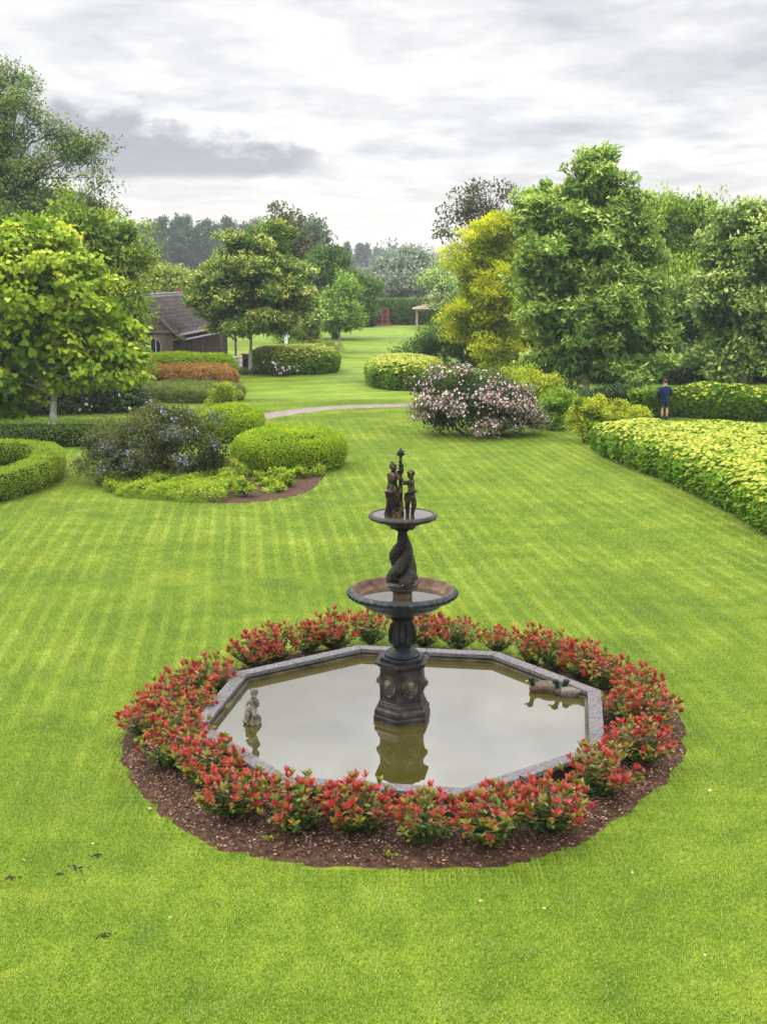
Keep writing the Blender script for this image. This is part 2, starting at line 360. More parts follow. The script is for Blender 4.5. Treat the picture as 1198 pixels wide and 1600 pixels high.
# foliage kinds: tint 0 = deep old leaves, 1 = fresh tips; crowns also paint light and shade with it
G_ = lambda r, g, b: (r, g, b)
LM = {
 'catalpa': leaf_mat('leaf_catalpa', [(0, (.055, .125, .007)), (.45, (.17, .26, .016)), (.8, (.29, .36, .03)), (1, (.40, .42, .06))], .38, patch=.25),
 'ash': leaf_mat('leaf_ash', [(0, (.022, .05, .015)), (.5, (.065, .115, .033)), (1, (.15, .20, .065))], .3),
 'walnut': leaf_mat('leaf_walnut', [(0, (.03, .065, .010)), (.5, (.09, .155, .02)), (1, (.19, .26, .045))], .35),
 'maple': leaf_mat('leaf_maple', [(0, (.022, .06, .010)), (.5, (.065, .125, .02)), (.8, (.17, .215, .055)), (1, (.36, .34, .13))], .3),
 'tulip': leaf_mat('leaf_tulip', [(0, (.03, .075, .015)), (.45, (.08, .155, .025)), (.8, (.17, .25, .055)), (1, (.30, .37, .13))], .3, pscale=.5),
 'sage': leaf_mat('leaf_sage', [(0, (.03, .07, .018)), (.45, (.09, .16, .033)), (.8, (.19, .26, .07)), (1, (.32, .38, .15))], .3),
 'golden': leaf_mat('leaf_golden', [(0, (.085, .135, .006)), (.4, (.20, .26, .009)), (.75, (.33, .36, .012)), (1, (.44, .41, .015))], .42, pscale=.35, patch=.9),
 'willow': leaf_mat('leaf_weeping', [(0, (.03, .085, .012)), (.5, (.10, .19, .02)), (1, (.22, .31, .04))], .38),
 'silver': leaf_mat('leaf_silver', [(0, (.06, .095, .05)), (.5, (.15, .19, .12)), (1, (.28, .31, .22))], .25),
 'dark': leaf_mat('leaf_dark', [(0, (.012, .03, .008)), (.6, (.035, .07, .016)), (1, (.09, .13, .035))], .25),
 'pyr': leaf_mat('leaf_hornbeam', [(0, (.022, .06, .010)), (.5, (.055, .12, .018)), (1, (.13, .20, .04))], .3),
 'young': leaf_mat('leaf_young', [(0, (.035, .09, .012)), (.5, (.085, .175, .03)), (1, (.19, .28, .07))], .35),
 'poplar': leaf_mat('leaf_poplar', [(0, (.028, .05, .022)), (.5, (.05, .08, .033)), (1, (.09, .125, .05))], .25),
 'sparse': leaf_mat('leaf_sparse', [(0, (.03, .045, .012)), (.5, (.07, .085, .025)), (1, (.14, .12, .05))], .3),
 'mustard': leaf_mat('leaf_orchard', [(0, (.06, .09, .015)), (.5, (.13, .18, .03)), (1, (.22, .26, .06))], .3),
 'box': leaf_mat('leaf_box', [(0, (.028, .065, .006)), (.45, (.085, .155, .010)), (1, (.19, .27, .02))], .3, pscale=1.3),
 'goldbox': leaf_mat('leaf_golden_box', [(0, (.055, .115, .006)), (.45, (.16, .25, .010)), (1, (.30, .37, .018))], .34, pscale=1.1),
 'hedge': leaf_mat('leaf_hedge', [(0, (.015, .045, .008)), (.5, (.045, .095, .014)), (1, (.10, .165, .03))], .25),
 'hydr': leaf_mat('leaf_hydrangea', [(0, (.03, .085, .008)), (.45, (.08, .175, .012)), (1, (.18, .28, .025))], .34),
 'rose': leaf_mat('leaf_rose', [(0, (.025, .045, .012)), (.5, (.06, .09, .022)), (1, (.13, .16, .05))], .3),
 'cean': leaf_mat('leaf_ceanothus', [(0, (.020, .03, .012)), (.5, (.055, .07, .024)), (1, (.13, .14, .055))], .22),
 'copper': leaf_mat('leaf_copper', [(0, (.06, .06, .015)), (.4, (.20, .105, .03)), (1, (.38, .19, .075))], .3),
 'lav': leaf_mat('leaf_lavender', [(0, (.03, .06, .02)), (.5, (.08, .14, .05)), (1, (.15, .23, .10))], .25),
 'yellow': leaf_mat('leaf_spirea', [(0, (.07, .12, .008)), (.45, (.20, .25, .012)), (1, (.42, .40, .03))], .36),
 'low': leaf_mat('leaf_low', [(0, (.04, .10, .008)), (.5, (.13, .235, .014)), (1, (.27, .33, .04))], .34),
 'pgreen': leaf_mat('leaf_photinia_green', [(0, (.020, .055, .008)), (.35, (.055, .105, .010)), (.65, (.135, .14, .017)), (1, (.23, .105, .022))], .25, rough=.38, spec=.25, patch=.2, pscale=4),
 'pred': leaf_mat('leaf_photinia_red', [(0, (.18, .11, .02)), (.25, (.25, .080, .026)), (.55, (.28, .042, .027)), (.8, (.275, .020, .028)), (1, (.37, .070, .060))], .32, rough=.38, spec=.25, patch=.2, pscale=4),
 'fl_hydr': leaf_mat('flower_hydrangea', [(0, (.14, .19, .012)), (.5, (.25, .265, .022)), (1, (.37, .36, .06))], .25, patch=.3),
 'fl_rose': leaf_mat('flower_rose', [(0, (.46, .22, .26)), (.5, (.66, .42, .47)), (1, (.80, .68, .68))], .25, patch=.3),
 'fl_blue': leaf_mat('flower_blue', [(0, (.10, .12, .24)), (.5, (.17, .20, .36)), (1, (.30, .34, .50))], .2, patch=.3),
 'fl_white': leaf_mat('flower_white', [(0, (.55, .55, .45)), (1, (.8, .8, .72))], .2),
 'chips': leaf_mat('bark_chip', [(0, (.02, .010, .006)), (.4, (.085, .042, .026)), (.75, (.17, .098, .062)), (1, (.25, .165, .115))], .0, rough=.8, spec=.2, patch=.1),
}
# ------------------------------------------------------------------ leaves
TPL = {   # base, right-low, right-high, tip, left-high, left-low : (across, along, lift)
 'lance': np.array([(0, 0, 0), (.18, .32, .05), (.19, .66, .04), (0, 1, -.06), (-.19, .66, .04), (-.18, .32, .05)]),
 'oval': np.array([(0, 0, 0), (.30, .28, .07), (.30, .64, .05), (0, 1, -.08), (-.30, .64, .05), (-.30, .28, .07)]),
 'heart': np.array([(0, .10, 0), (.36, -.04, .05), (.47, .40, .05), (0, 1, -.16), (-.47, .40, .05), (-.36, -.04, .05)]),
 'lobed': np.array([(0, 0, 0), (.46, .12, .07), (.30, .86, .02), (0, .74, -.04), (-.30, .86, .02), (-.46, .12, .07)]),
}
def unit(a):
    return a / np.maximum(np.linalg.norm(a, axis=-1, keepdims=True), 1e-9)
def leaves(name, P, D, N, size, tint, mat, parent=None, shape='oval', cheap=False):
    """P attachment points, D growing direction, N face normal"""
    n = len(P)
    D = unit(D); A = unit(np.cross(D, N)); N = np.cross(A, D)
    T = TPL[shape]
    if cheap: T = T[[0, 1, 3, 4]] if shape != 'lance' else np.array([(0, 0, 0), (.2, .45, .05), (0, 1, -.05), (-.2, .45, .05)])
    s = np.asarray(size).reshape(-1, 1, 1) * np.ones((n, 1, 1))
    V = P[:, None, :] + s * (T[None, :, 0:1] * A[:, None, :] + T[None, :, 1:2] * D[:, None, :] + T[None, :, 2:3] * N[:, None, :])
    k = len(T)
    F = (np.arange(n)[:, None] * k + (np.array([[0, 1, 2, 3]]) if cheap else np.array([[0, 1, 2, 3, 3, 4, 5, 0]]))).reshape(-1, 4)
    me = raw_mesh(name, V.reshape(-1, 3), F, np.repeat(tint, k))
    return link(name, me, mat, parent)
def rdir(rng, n):
    return unit(rng.normal(size=(n, 3)))

def crown_points(rng, lobes, n_cl, per, cr, fill=.12, flat=.62, shell=(.72, 1.02), droop=0.0, low_cut=None, bough=1.45, twig=(5, 12)):
    bsz = bough
    """lobes: (centre xyz, radii xyz). leaf clumps sit mostly on the outer shell of each lobe.
    returns leaf points, outward directions, clump tint and clump centres"""
    C = np.array([l[0] for l in lobes], float); Rr = np.maximum(np.array([l[1] for l in lobes], float) - cr * .15, cr * .3)
    w = (Rr[:, 0] * Rr[:, 2]) ** 1.0; w = w / w.sum()
    out = []; dirs = []
    # boughs first, then the leaf clumps that hang together on each bough
    def shellpt(i, d, lo, hi): return C[i] + d * Rr[i] * rng.uniform(lo, hi)
    nb_ = max(3, int(n_cl / 8)); tries = 0
    while len(out) < n_cl:
        i = rng.choice(len(lobes), p=w); d = rdir(rng, 1)[0]
        if d[2] < -.55 and rng.random() < .6: continue
        tries += 1
        if rng.random() < fill: bough = shellpt(i, d, .15, .75)
        else: bough = shellpt(i, d, *shell)
        q = (((bough - C) / Rr) ** 2).sum(1); q[i] = 9
        if q.min() < .45 and rng.random() < .85 and tries < 20000: continue
        dd = unit(d / Rr[i]); nb2 = rng.integers(*twig)
        for _ in range(nb2):
            o = rdir(rng, 1)[0] * rng.random() ** .5 * cr * bsz; o[2] *= .55
            o = o - dd * max(0, -(o @ dd)) * .5
            o[2] -= .35 * np.hypot(o[0], o[1])           # the bough arches over at its rim
            p = bough + o
            if low_cut is not None and p[2] < low_cut: continue
            out.append(p); dirs.append(unit(dd + unit(o) * .4))
    out = out[:n_cl]; dirs = dirs[:n_cl]
    out = np.array(out); dirs = np.array(dirs)
    # leaves inside each clump
    n = n_cl * per
    ci = np.repeat(np.arange(n_cl), per)
    csz = rng.uniform(.6, 1.35, n_cl)
    L = rdir(rng, n); rad = rng.uniform(.25, 1, n) ** .5
    loc = L * (rad * cr * csz[ci])[:, None]; loc[:, 2] *= flat
    P = out[ci] + loc
    P[:, 2] -= droop * (np.abs(loc[:, 0]) + np.abs(loc[:, 1])) * .5
    # outer and upper leaves are young; their tint also paints in light
    o = unit(loc) * .6 + dirs[ci] * .6 + np.array([0, 0, .35])
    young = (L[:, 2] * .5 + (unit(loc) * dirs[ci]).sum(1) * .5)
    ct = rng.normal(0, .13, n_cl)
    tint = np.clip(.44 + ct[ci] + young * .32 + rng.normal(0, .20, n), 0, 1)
    return P, unit(o), tint, out, dirs
def crown(name, rng, lobes, n_cl, per, cr, leaf, mat, parent, shape='oval', cheap=True, inner=True, hang=0.0, **k):
    P, O, tint, cen, dirs = crown_points(rng, lobes, n_cl, per, cr, **k)
    n = len(P)
    D = unit(O * .55 + rdir(rng, n) * .75 + np.array([0, 0, -hang]))
    N = unit(O * .7 + rdir(rng, n) * .45 + np.array([0, 0, .5]))
    sz = leaf * rng.uniform(.65, 1.3, n)
    if inner:       # darker tint paints shade on deep leaves that close most sky gaps
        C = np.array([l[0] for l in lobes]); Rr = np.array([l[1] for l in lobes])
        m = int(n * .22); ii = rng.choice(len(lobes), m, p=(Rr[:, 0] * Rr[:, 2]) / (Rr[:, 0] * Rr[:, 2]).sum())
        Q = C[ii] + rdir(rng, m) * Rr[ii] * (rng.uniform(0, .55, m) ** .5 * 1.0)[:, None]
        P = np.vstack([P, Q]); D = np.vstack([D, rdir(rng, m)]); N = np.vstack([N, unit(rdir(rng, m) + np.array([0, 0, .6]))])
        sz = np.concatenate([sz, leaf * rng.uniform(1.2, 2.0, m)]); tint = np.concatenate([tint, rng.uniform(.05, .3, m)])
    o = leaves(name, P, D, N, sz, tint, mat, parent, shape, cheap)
    return o, cen
def limbs(rng, base, top, r0, targets, frac=.5, n=8, tn=10, lr=.035):
    """tapered trunk and limbs reaching to the clumps"""
    mb = MB(); b = Vector(base); t = Vector(top); L = (t - b).length
    side = Vector((rng.normal(), rng.normal(), 0)) * .018 * L
    pts = [b.lerp(t, i / 6) + side * math.sin(i / 6 * 3.0) for i in range(7)]
    rr = [r0 * (1.35 if i == 0 else 1.0 - .13 * i) for i in range(7)]
    mb.tube(pts, rr, tn)
    for q in targets:
        if q[2] < b.z + L * .42: continue
        q = Vector(q); k = rng.uniform(frac, .95)
        s = b.lerp(t, k) + side * math.sin(k * 3.0)
        if s.z > q.z - .2: s = b.lerp(t, max(.3, frac - .12))
        mid = s.lerp(q, .45) + Vector((0, 0, .10 * (q - s).length)) + Vector(tuple(rng.normal(0, .05, 3))) * (q - s).length * .6
        r = max(.008, r0 * lr / .1 * .5 * (1.15 - k * .5))
        mb.tube([s, s.lerp(mid, .5), mid, mid.lerp(q, .5), q], [r, r * .85, r * .65, r * .42, r * .2], 5, cap=False)
    return mb
def px_lobes(Yd, L):
    """lobes given as photo px (x, y, half width, half height[, depth offset m, depth radius m])"""
    out = []
    for l in L:
        dy = l[4] if len(l) > 4 else 0.0; Y2 = Yd + dy; s = MPP(Y2)
        c = AT(l[0], l[1], Y2); rx = l[2] * s; rz = l[3] * s
        ry = l[5] if len(l) > 5 else rx
        out.append(((c[0], c[1], c[2]), (rx, ry, rz)))
    return out
def tree(name, label, seed, trunk_px, base_py, Yd, top_py, r0, L, mat, n_cl, per, cr, leaf, shape='oval', bark='bark', nb=40,
         group=None, cheap=True, inner=True, base_z=0.0, cat='tree', lr=.035, **k):
    rng = np.random.default_rng(seed)
    b = AT(trunk_px, base_py, Yd); b = (b[0], b[1], base_z)
    root = thing(name, label, cat, b, 0, group)
    lobes = [((c[0] - b[0], c[1] - b[1], c[2] - b[2]), r) for c, r in px_lobes(Yd, L)]
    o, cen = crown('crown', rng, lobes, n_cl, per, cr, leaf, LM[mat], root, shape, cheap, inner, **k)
    tp = AT(trunk_px, top_py, Yd); tp = (tp[0] - b[0] + .0, 0, tp[2] - b[2])
    tg = cen[rng.choice(len(cen), min(nb, len(cen)), replace=False)]
    tr = limbs(rng, (0, 0, -.05), tp, r0, tg, lr=lr)
    tr.build('trunk', MT[bark], root, smooth=True)
    return root

# ------------------------------------------------------------------ planted masses with a footprint (hedges, beds of shrubs)
def poly_sample(rng, poly, n):
    poly = np.asarray(poly); lo, hi = poly.min(0), poly.max(0); out = np.zeros((0, 2))
    while len(out) < n:
        q = rng.uniform(lo, hi, (n * 2, 2)); out = np.vstack([out, q[inside(q, poly)]])
    return out[:n]
def inside(q, poly):
    x, y = q[:, 0], q[:, 1]; r = np.zeros(len(q), bool); j = len(poly) - 1
    for i in range(len(poly)):
        xi, yi = poly[i]; xj, yj = poly[j]
        c = ((yi > y) != (yj > y)) & (x < (xj - xi) * (y - yi) / (yj - yi + 1e-12) + xi)
        r ^= c; j = i
    return r
def edge_dist(q, poly):
    d = np.full(len(q), 1e9); g = np.zeros((len(q), 2)); n = len(poly)
    for i in range(n):
        a = poly[i]; b = poly[(i + 1) % n]; ab = b - a
        t = np.clip(((q - a) @ ab) / (ab @ ab + 1e-12), 0, 1); c = a + t[:, None] * ab
        v = q - c; dd = np.linalg.norm(v, axis=1); m = dd < d
        d[m] = dd[m]; g[m] = v[m] / np.maximum(dd[m], 1e-6)[:, None]
    return d, g            # g points inward
def smooth_poly(P, n=96):
    """closed Catmull-Rom through the footprint corners"""
    P = np.asarray(P, float)[:, :2]; m = len(P); out = []
    per = max(2, n // m)
    for i in range(m):
        p0, p1, p2, p3 = P[i - 1], P[i], P[(i + 1) % m], P[(i + 2) % m]
        for t in np.linspace(0, 1, per, endpoint=False):
            out.append(.5 * ((2 * p1) + (-p0 + p2) * t + (2 * p0 - 5 * p1 + 4 * p2 - p3) * t * t + (-p0 + 3 * p1 - 3 * p2 + p3) * t ** 3))
    return np.array(out)
def lump(q, seed, s=1.0):
    a = np.zeros(len(q)); r = np.random.default_rng(seed)
    for k in range(9):
        d = r.normal(size=2); d /= np.linalg.norm(d); f = r.uniform(.8, 4.2) * s
        a += np.sin(q @ d * f + r.uniform(0, 6.28)) / (1 + .25 * k)
    return a / 4.0
def surf(rng, poly, h, edge, n, seed, lumpy=.08, top_only=False, lscale=1.0, under=.25):
    """points on the rounded skin of a planted mass: position, outward normal, height ratio"""
    per = np.linalg.norm(np.roll(poly, -1, 0) - poly, axis=1); P = per.sum()
    area = .5 * abs(np.dot(poly[:, 0], np.roll(poly[:, 1], -1)) - np.dot(poly[:, 1], np.roll(poly[:, 0], -1)))
    ns = 0 if top_only else int(n * P * h / (P * h + area)); nt = n - ns
    q = poly_sample(rng, poly, nt); d, g = edge_dist(q, poly)
    e = np.clip(d / edge, 0, 1); hh = h * (1 + lumpy * lump(q, seed, lscale))
    z = hh * (1 - under * (1 - np.sqrt(1 - (1 - e) ** 2)) * 1.6)
    nrm = np.column_stack([-g * (1 - e)[:, None] * 1.1, np.full(nt, 1.0)])
    P1 = np.column_stack([q, z]); N1 = unit(nrm); H1 = np.ones(nt)
    if ns:
        c = rng.choice(len(poly), ns, p=per / P); t = rng.random(ns)[:, None]
        a = poly[c]; b = poly[(c + 1) % len(poly)]; q = a + (b - a) * t
        ctr = (b - a); nn = np.column_stack([ctr[:, 1], -ctr[:, 0]]); nn = nn / np.maximum(np.linalg.norm(nn, axis=1), 1e-9)[:, None]
        sgn = np.sign(np.dot(poly[:, 0], np.roll(poly[:, 1], -1)) - np.dot(poly[:, 1], np.roll(poly[:, 0], -1)))
        nn *= sgn
        u = rng.random(ns) ** .8; lm = lump(q, seed + 3, lscale * 1.3) * lumpy * 1.6 * h
        z = u * h * (1 + lumpy * lump(q, seed, lscale)) * .88
        off = lm + .05 * np.sin(u * 3.1) * h - .10 * h * (1 - u) ** 2 - edge * .25 * np.clip((u - .6) / .4, 0, 1) ** 2
        q = q + nn * off[:, None]
        P1 = np.vstack([P1, np.column_stack([q, z])]); N1 = np.vstack([N1, unit(np.column_stack([nn, np.full(ns, .25) + .6 * u ** 3]))]); H1 = np.concatenate([H1, u])
    return P1, N1, H1
def mass(root, name, seed, poly, h, n, leaf, mat, shape='oval', edge=.35, lumpy=.08, wild=.5, depth=.10, lscale=1.0, core=True, up=.0, cheap=True, tshift=0.0, under=.25):
    """foliage skin over an added dark solid core that blocks light; poly is in root's local space"""
    rng = np.random.default_rng(seed)
    P, N, H = surf(rng, poly, h, edge, n, seed, lumpy, lscale=lscale, under=under)
    m = len(P)
    P = P - N * (rng.random(m) ** 2 * depth)[:, None] + rdir(rng, m) * leaf * .3
    D = unit(N * .35 + rdir(rng, m) * .9 + np.array([0, 0, up - .1])); NN = unit(N * .9 + rdir(rng, m) * wild + np.array([0, 0, .25]))
    cl = lump(P[:, :2] + P[:, 2:3] * .7, seed + 9, 4.0)
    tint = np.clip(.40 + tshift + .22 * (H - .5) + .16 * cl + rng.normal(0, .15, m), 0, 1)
    o = leaves(name, P, D, NN, leaf * rng.uniform(.65, 1.3, m), tint, LM[mat], root, shape, cheap)
    if core:
        c = poly.mean(0); d, g = None, None
        mb = MB(); k = len(poly); rings = []
        _, gg = edge_dist(poly * .999 + c * .001, poly)
        nrm = np.roll(poly, -1, 0) - np.roll(poly, 1, 0); nrm = np.column_stack([nrm[:, 1], -nrm[:, 0]]); nrm /= np.maximum(np.linalg.norm(nrm, axis=1), 1e-9)[:, None]
        nrm *= np.sign(np.dot(poly[:, 0], np.roll(poly[:, 1], -1)) - np.dot(poly[:, 1], np.roll(poly[:, 0], -1)))
        hh = h * (1 + lumpy * lump(poly, seed, lscale)) - .5 * depth - .03
        for ins_, zz_ in ((depth * .9 + .16 * h, 0.0), (depth * .7 + .1 * h, .5), (depth + .12 * h, .72), (depth + edge * .55 + .1 * h, .86)):
            kk = np.full((k, 1), min(ins_, .8))
            for _i in range(5):
                q = poly - nrm * kk; dd, _g = edge_dist(q, poly); bad = (~inside(q, poly)) | (dd < kk[:, 0] * .8); kk[bad] *= .6
            q = poly - nrm * kk; rings.append([(a[0], a[1], zz_ * b) for a, b in zip(q, hh)])
        vs = [v for r in rings for v in r]; fs = []
        for i in range(3):
            for j in range(k): fs.append((i * k + j, i * k + (j + 1) % k, (i + 1) * k + (j + 1) % k, (i + 1) * k + j))
        from mathutils.geometry import tessellate_polygon
        for t3 in tessellate_polygon([[Vector((a[0], a[1], 0)) for a in poly]]): fs.append(tuple(3 * k + j for j in t3))
        mb.add(vs, fs); mb.build('light_block_core', MT['core'], root)  # added solid dark core, blocks light inside the foliage
    return o
def heads(root, name, seed, poly, h, n, r, mat, edge=.35, lumpy=.08, side=.12, lscale=1.0, under=.25, squash=.55):
    """domed flower heads standing a little above the foliage"""
    rng = np.random.default_rng(seed + 50)
    P, N, H = surf(rng, poly, h, edge, n * 3, seed, lumpy, lscale=lscale, under=under)
    keep = (H == 1) | ((H > .62) & (rng.random(len(H)) < side)); P, N = P[keep][:n], N[keep][:n]
    sel = rng.permutation(len(P))[:n]; P, N = P[sel], N[sel]
    return domes(root, name, rng, P + N * r * .25 + np.array([0, 0, r * .15]), unit(N * .6 + rdir(rng, len(P)) * .35 + np.array([0, 0, .6])), r, mat, squash)
def domes(root, name, rng, P, N, r, mat, squash=.55):
    n = len(P); k = 6
    A = unit(np.cross(N, np.array([.3, 1, .1]))); B = np.cross(N, A); s = (r * rng.uniform(.6, 1.3, n))[:, None]
    V = [P + N * s * squash]
    for ring, (rr, zz_) in enumerate(((.62, .42), (1.0, .0))):
        for j in range(k):
            q = 2 * math.pi * (j + .5 * ring) / k; w = (rr * rng.uniform(.8, 1.15, n))[:, None]
            V.append(P + (A * math.cos(q) + B * math.sin(q)) * s * w + N * s * (squash * zz_ + rng.uniform(-.12, .12, n)[:, None]))
    V = np.stack(V, 1); kk = V.shape[1]; F = []
    for j in range(k):
        F.append((0, 1 + j, 1 + (j + 1) % k)); F.append((1 + j, 1 + k + j, 1 + (j + 1) % k)); F.append((1 + (j + 1) % k, 1 + k + j, 1 + k + (j + 1) % k))
    F = (np.arange(n)[:, None, None] * kk + np.array(F)[None]).reshape(-1, 3)
    me = raw_mesh(name, V.reshape(-1, 3), F, np.clip(np.repeat(rng.normal(.5, .22, n), kk) + rng.normal(0, .08, n * kk), 0, 1))
    return link(name, me, LM[mat], root, smooth=False)
# ------------------------------------------------------------------ ground, field, path, beds
def px_poly(P): return np.array([G(*p)[:2] for p in P])
def ellipse(cx, cy, rx, ry, rot=0, n=40, seed=0, wob=.06):
    r = np.random.default_rng(seed); a = np.linspace(0, 2 * np.pi, n, endpoint=False)
    k = 1 + wob * np.sin(2 * a + r.uniform(0, 6)) + wob * .7 * np.sin(3 * a + r.uniform(0, 6)) + wob * .4 * np.sin(5 * a + r.uniform(0, 6))
    x, y = rx * k * np.cos(a), ry * k * np.sin(a)
    return np.column_stack([cx + x * math.cos(rot) - y * math.sin(rot), cy + x * math.sin(rot) + y * math.cos(rot)])
def ribbon_poly(P, w):
    P = np.asarray(P, float); T = np.gradient(P, axis=0); T = T / np.linalg.norm(T, axis=1)[:, None]; Nn = np.column_stack([-T[:, 1], T[:, 0]])
    return np.vstack([P + Nn * w / 2, (P - Nn * w / 2)[::-1]])
def spline(P, n=12):
    P = np.asarray(P, float); Q = np.vstack([2 * P[0] - P[1], P, 2 * P[-1] - P[-2]]); out = []
    for i in range(1, len(Q) - 2):
        p0, p1, p2, p3 = Q[i - 1:i + 3]
        for t in np.linspace(0, 1, n, endpoint=False):
            out.append(.5 * ((2 * p1) + (-p0 + p2) * t + (2 * p0 - 5 * p1 + 4 * p2 - p3) * t * t + (-p0 + 3 * p1 - 3 * p2 + p3) * t ** 3))
    return np.array(out + [Q[-2]])
def sheet(name, poly, z, mat, kind='structure'):
    bm = bmesh.new(); vs = [bm.verts.new((p[0], p[1], z)) for p in poly]
    f = bm.faces.new(vs); bmesh.ops.triangulate(bm, faces=[f]); bmesh.ops.recalc_face_normals(bm, faces=bm.faces)
    me = bpy.data.meshes.new(name); bm.to_mesh(me); bm.free(); o = link(name, me, mat); o['kind'] = kind
    if me.polygons[0].normal.z < 0: me.flip_normals()
    return o
sheet('field', [(-700, -40), (700, -40), (700, 900), (-700, 900)], -.06, MT['field'])
sheet('lawn', [(-75, -12), (85, -12), (85, 149.5), (-75, 149.5)], 0.0, MT['lawn'])
NOGRASS = []
# gravel path sweeping behind the rose bush
pc = spline([G(x, y)[:2] for x, y in ((250, 690), (330, 668), (405, 652.5), (445, 645.5), (500, 639), (560, 635.5), (640, 633.5), (720, 634), (800, 637), (860, 642), (900, 650))], 8)
path_poly = ribbon_poly(pc, 1.45)
sheet('path', path_poly, .008, MT['path']); NOGRASS.append(ribbon_poly(pc, 1.3))
# second path behind the pale hydrangea bed where the man stands
p2 = spline([G(x, y)[:2] for x, y in ((990, 662), (1040, 658), (1100, 659.5), (1200, 664), (1300, 668))], 6)
sheet('path', ribbon_poly(p2, 1.6), .008, MT['mulch'])

# ------------------------------------------------------------------ octagonal pool
PC = np.array([0.289, 16.049]); PR = 2.977; PROT = 3.381; RIM = .40; WZ = .27
def octo(r): return [(PC[0] + r * math.cos(PROT - k * math.pi / 4), PC[1] + r * math.sin(PROT - k * math.pi / 4)) for k in range(8)]
def pth(pix): # outline point -> (angle, radius)
    g = G(*pix); d = np.array(g[:2]) - PC; return math.atan2(d[1], d[0]), float(np.hypot(*d))
bed_px = [(190, 1165), (193, 1190), (215, 1232), (265, 1282), (330, 1322), (400, 1342), (500, 1353), (600, 1358), (700, 1358), (800, 1351), (880, 1330), (950, 1290), (1005, 1247), (1050, 1208), (1068, 1178),
          (1062, 1125), (1032, 1082), (985, 1060), (930, 1052), (870, 1040), (775, 1022), (660, 1013), (556, 1010), (480, 1018), (400, 1036), (352, 1046), (300, 1063), (240, 1090), (205, 1122)]
ar = sorted(pth(p) for p in bed_px); BA = np.array([a for a, r in ar]); BR = np.array([max(r, 2.98) for a, r in ar])
def bed_r(a): return np.interp(a, np.concatenate([[BA[-1] - 2 * np.pi], BA, [BA[0] + 2 * np.pi]]), np.concatenate([[BR[-1]], BR, [BR[0]]]))
aa = np.linspace(-np.pi, np.pi, 240, endpoint=False)
rw = np.random.default_rng(4)
rr_ = bed_r(aa) + .025 * np.sin(aa * 23) + .02 * np.sin(aa * 41 + 1) + rw.normal(0, .012, 240)
bed_poly = np.column_stack([PC[0] + rr_ * np.cos(aa), PC[1] + rr_ * np.sin(aa)])
# mulch heaped slightly towards the pool
mb = MB(); vs = []; fs = []; RG = 14; na = 240
rgm = np.random.default_rng(8)
for i in range(RG):
    t = i / (RG - 1)
    for j in range(na):
        r = rr_[j] * (1 - t) + 2.70 * t
        z = .012 + .07 * math.sin(min(1, t * 1.6) * math.pi / 2) + (rgm.normal(0, .010) if 0 < i else -.012)
        vs.append((PC[0] + r * math.cos(aa[j]), PC[1] + r * math.sin(aa[j]), z))
for i in range(RG - 1):
    for j in range(na):
        k = (j + 1) % na; fs.append((i * na + j, i * na + k, (i + 1) * na + k, (i + 1) * na + j))
mb.add(vs, fs); o = mb.build('mulch_bed', MT['mulch'], smooth=True); o['kind'] = 'structure'
NOGRASS.append(bed_poly)
# loose chips on it
rng = np.random.default_rng(12); n = 26000
a = rng.uniform(-np.pi, np.pi, n); t = rng.random(n) ** .8; r = bed_r(a) * (1 - t) + 2.95 * t + rng.normal(0, .03, n)
P = np.column_stack([PC[0] + r * np.cos(a), PC[1] + r * np.sin(a), .025 + .07 * np.sin(np.minimum(1, t * 1.6) * np.pi / 2) + rng.uniform(0, .018, n)])
D = unit(rng.normal(size=(n, 3)) * [1, 1, .25]); N = unit(rng.normal(size=(n, 3)) * .45 + [0, 0, 1])
o = leaves('wood_chips', P, D, N, rng.uniform(.015, .05, n), rng.random(n) ** 1.25, LM['chips'], None, 'oval', True); o['kind'] = 'stuff'
tag(o, 'reddish brown bark chips lying on the bed around the pool', 'bark chips')

root = thing('pool_basin', 'octagonal pool wall with speckled pink grey granite coping around the fountain', 'pool', (PC[0], PC[1], 0))
def octl(r): return [(r * math.cos(PROT - k * math.pi / 4), r * math.sin(PROT - k * math.pi / 4)) for k in range(8)]
mo, mi = octl(PR), octl(PR - .215)
for k in range(8):       # eight coping stones, each mitred, laid with a hair joint
    a0, a1, b1, b0 = [np.array(p) for p in (mo[k], mo[(k + 1) % 8], mi[(k + 1) % 8], mi[k])]
    u = (a1 - a0) / np.linalg.norm(a1 - a0); g = .004
    cuts = [0, .5, 1] if k in (0, 2, 4, 6) else [0, .42, 1]
    for c0, c1 in zip(cuts[:-1], cuts[1:]):
        q = [a0 + (a1 - a0) * c0 + u * g, a0 + (a1 - a0) * c1 - u * g, b0 + (b1 - b0) * c1 - u * g, b0 + (b1 - b0) * c0 + u * g]
        m = MB(); m.add([(p[0], p[1], z) for z in (RIM - .065, RIM) for p in q], [(3, 2, 1, 0), (4, 5, 6, 7), (0, 1, 5, 4), (1, 2, 6, 5), (2, 3, 7, 6), (3, 0, 4, 7)])
        m.build('coping_stone', MT['stone'], root, bevel=.008)
m = MB(); wo, wi = octl(PR - .06), octl(PR - .185)
vs = [(p[0], p[1], z) for w in (wo, wi) for z in (.0, RIM - .067) for p in w]
fs = []
for k in range(8):
    j = (k + 1) % 8; fs += [(k, j, 8 + j, 8 + k), (16 + j, 16 + k, 24 + k, 24 + j), (8 + k, 8 + j, 24 + j, 24 + k)]
m.add(vs, fs); m.build('wall', MT['wall_wet'], root)
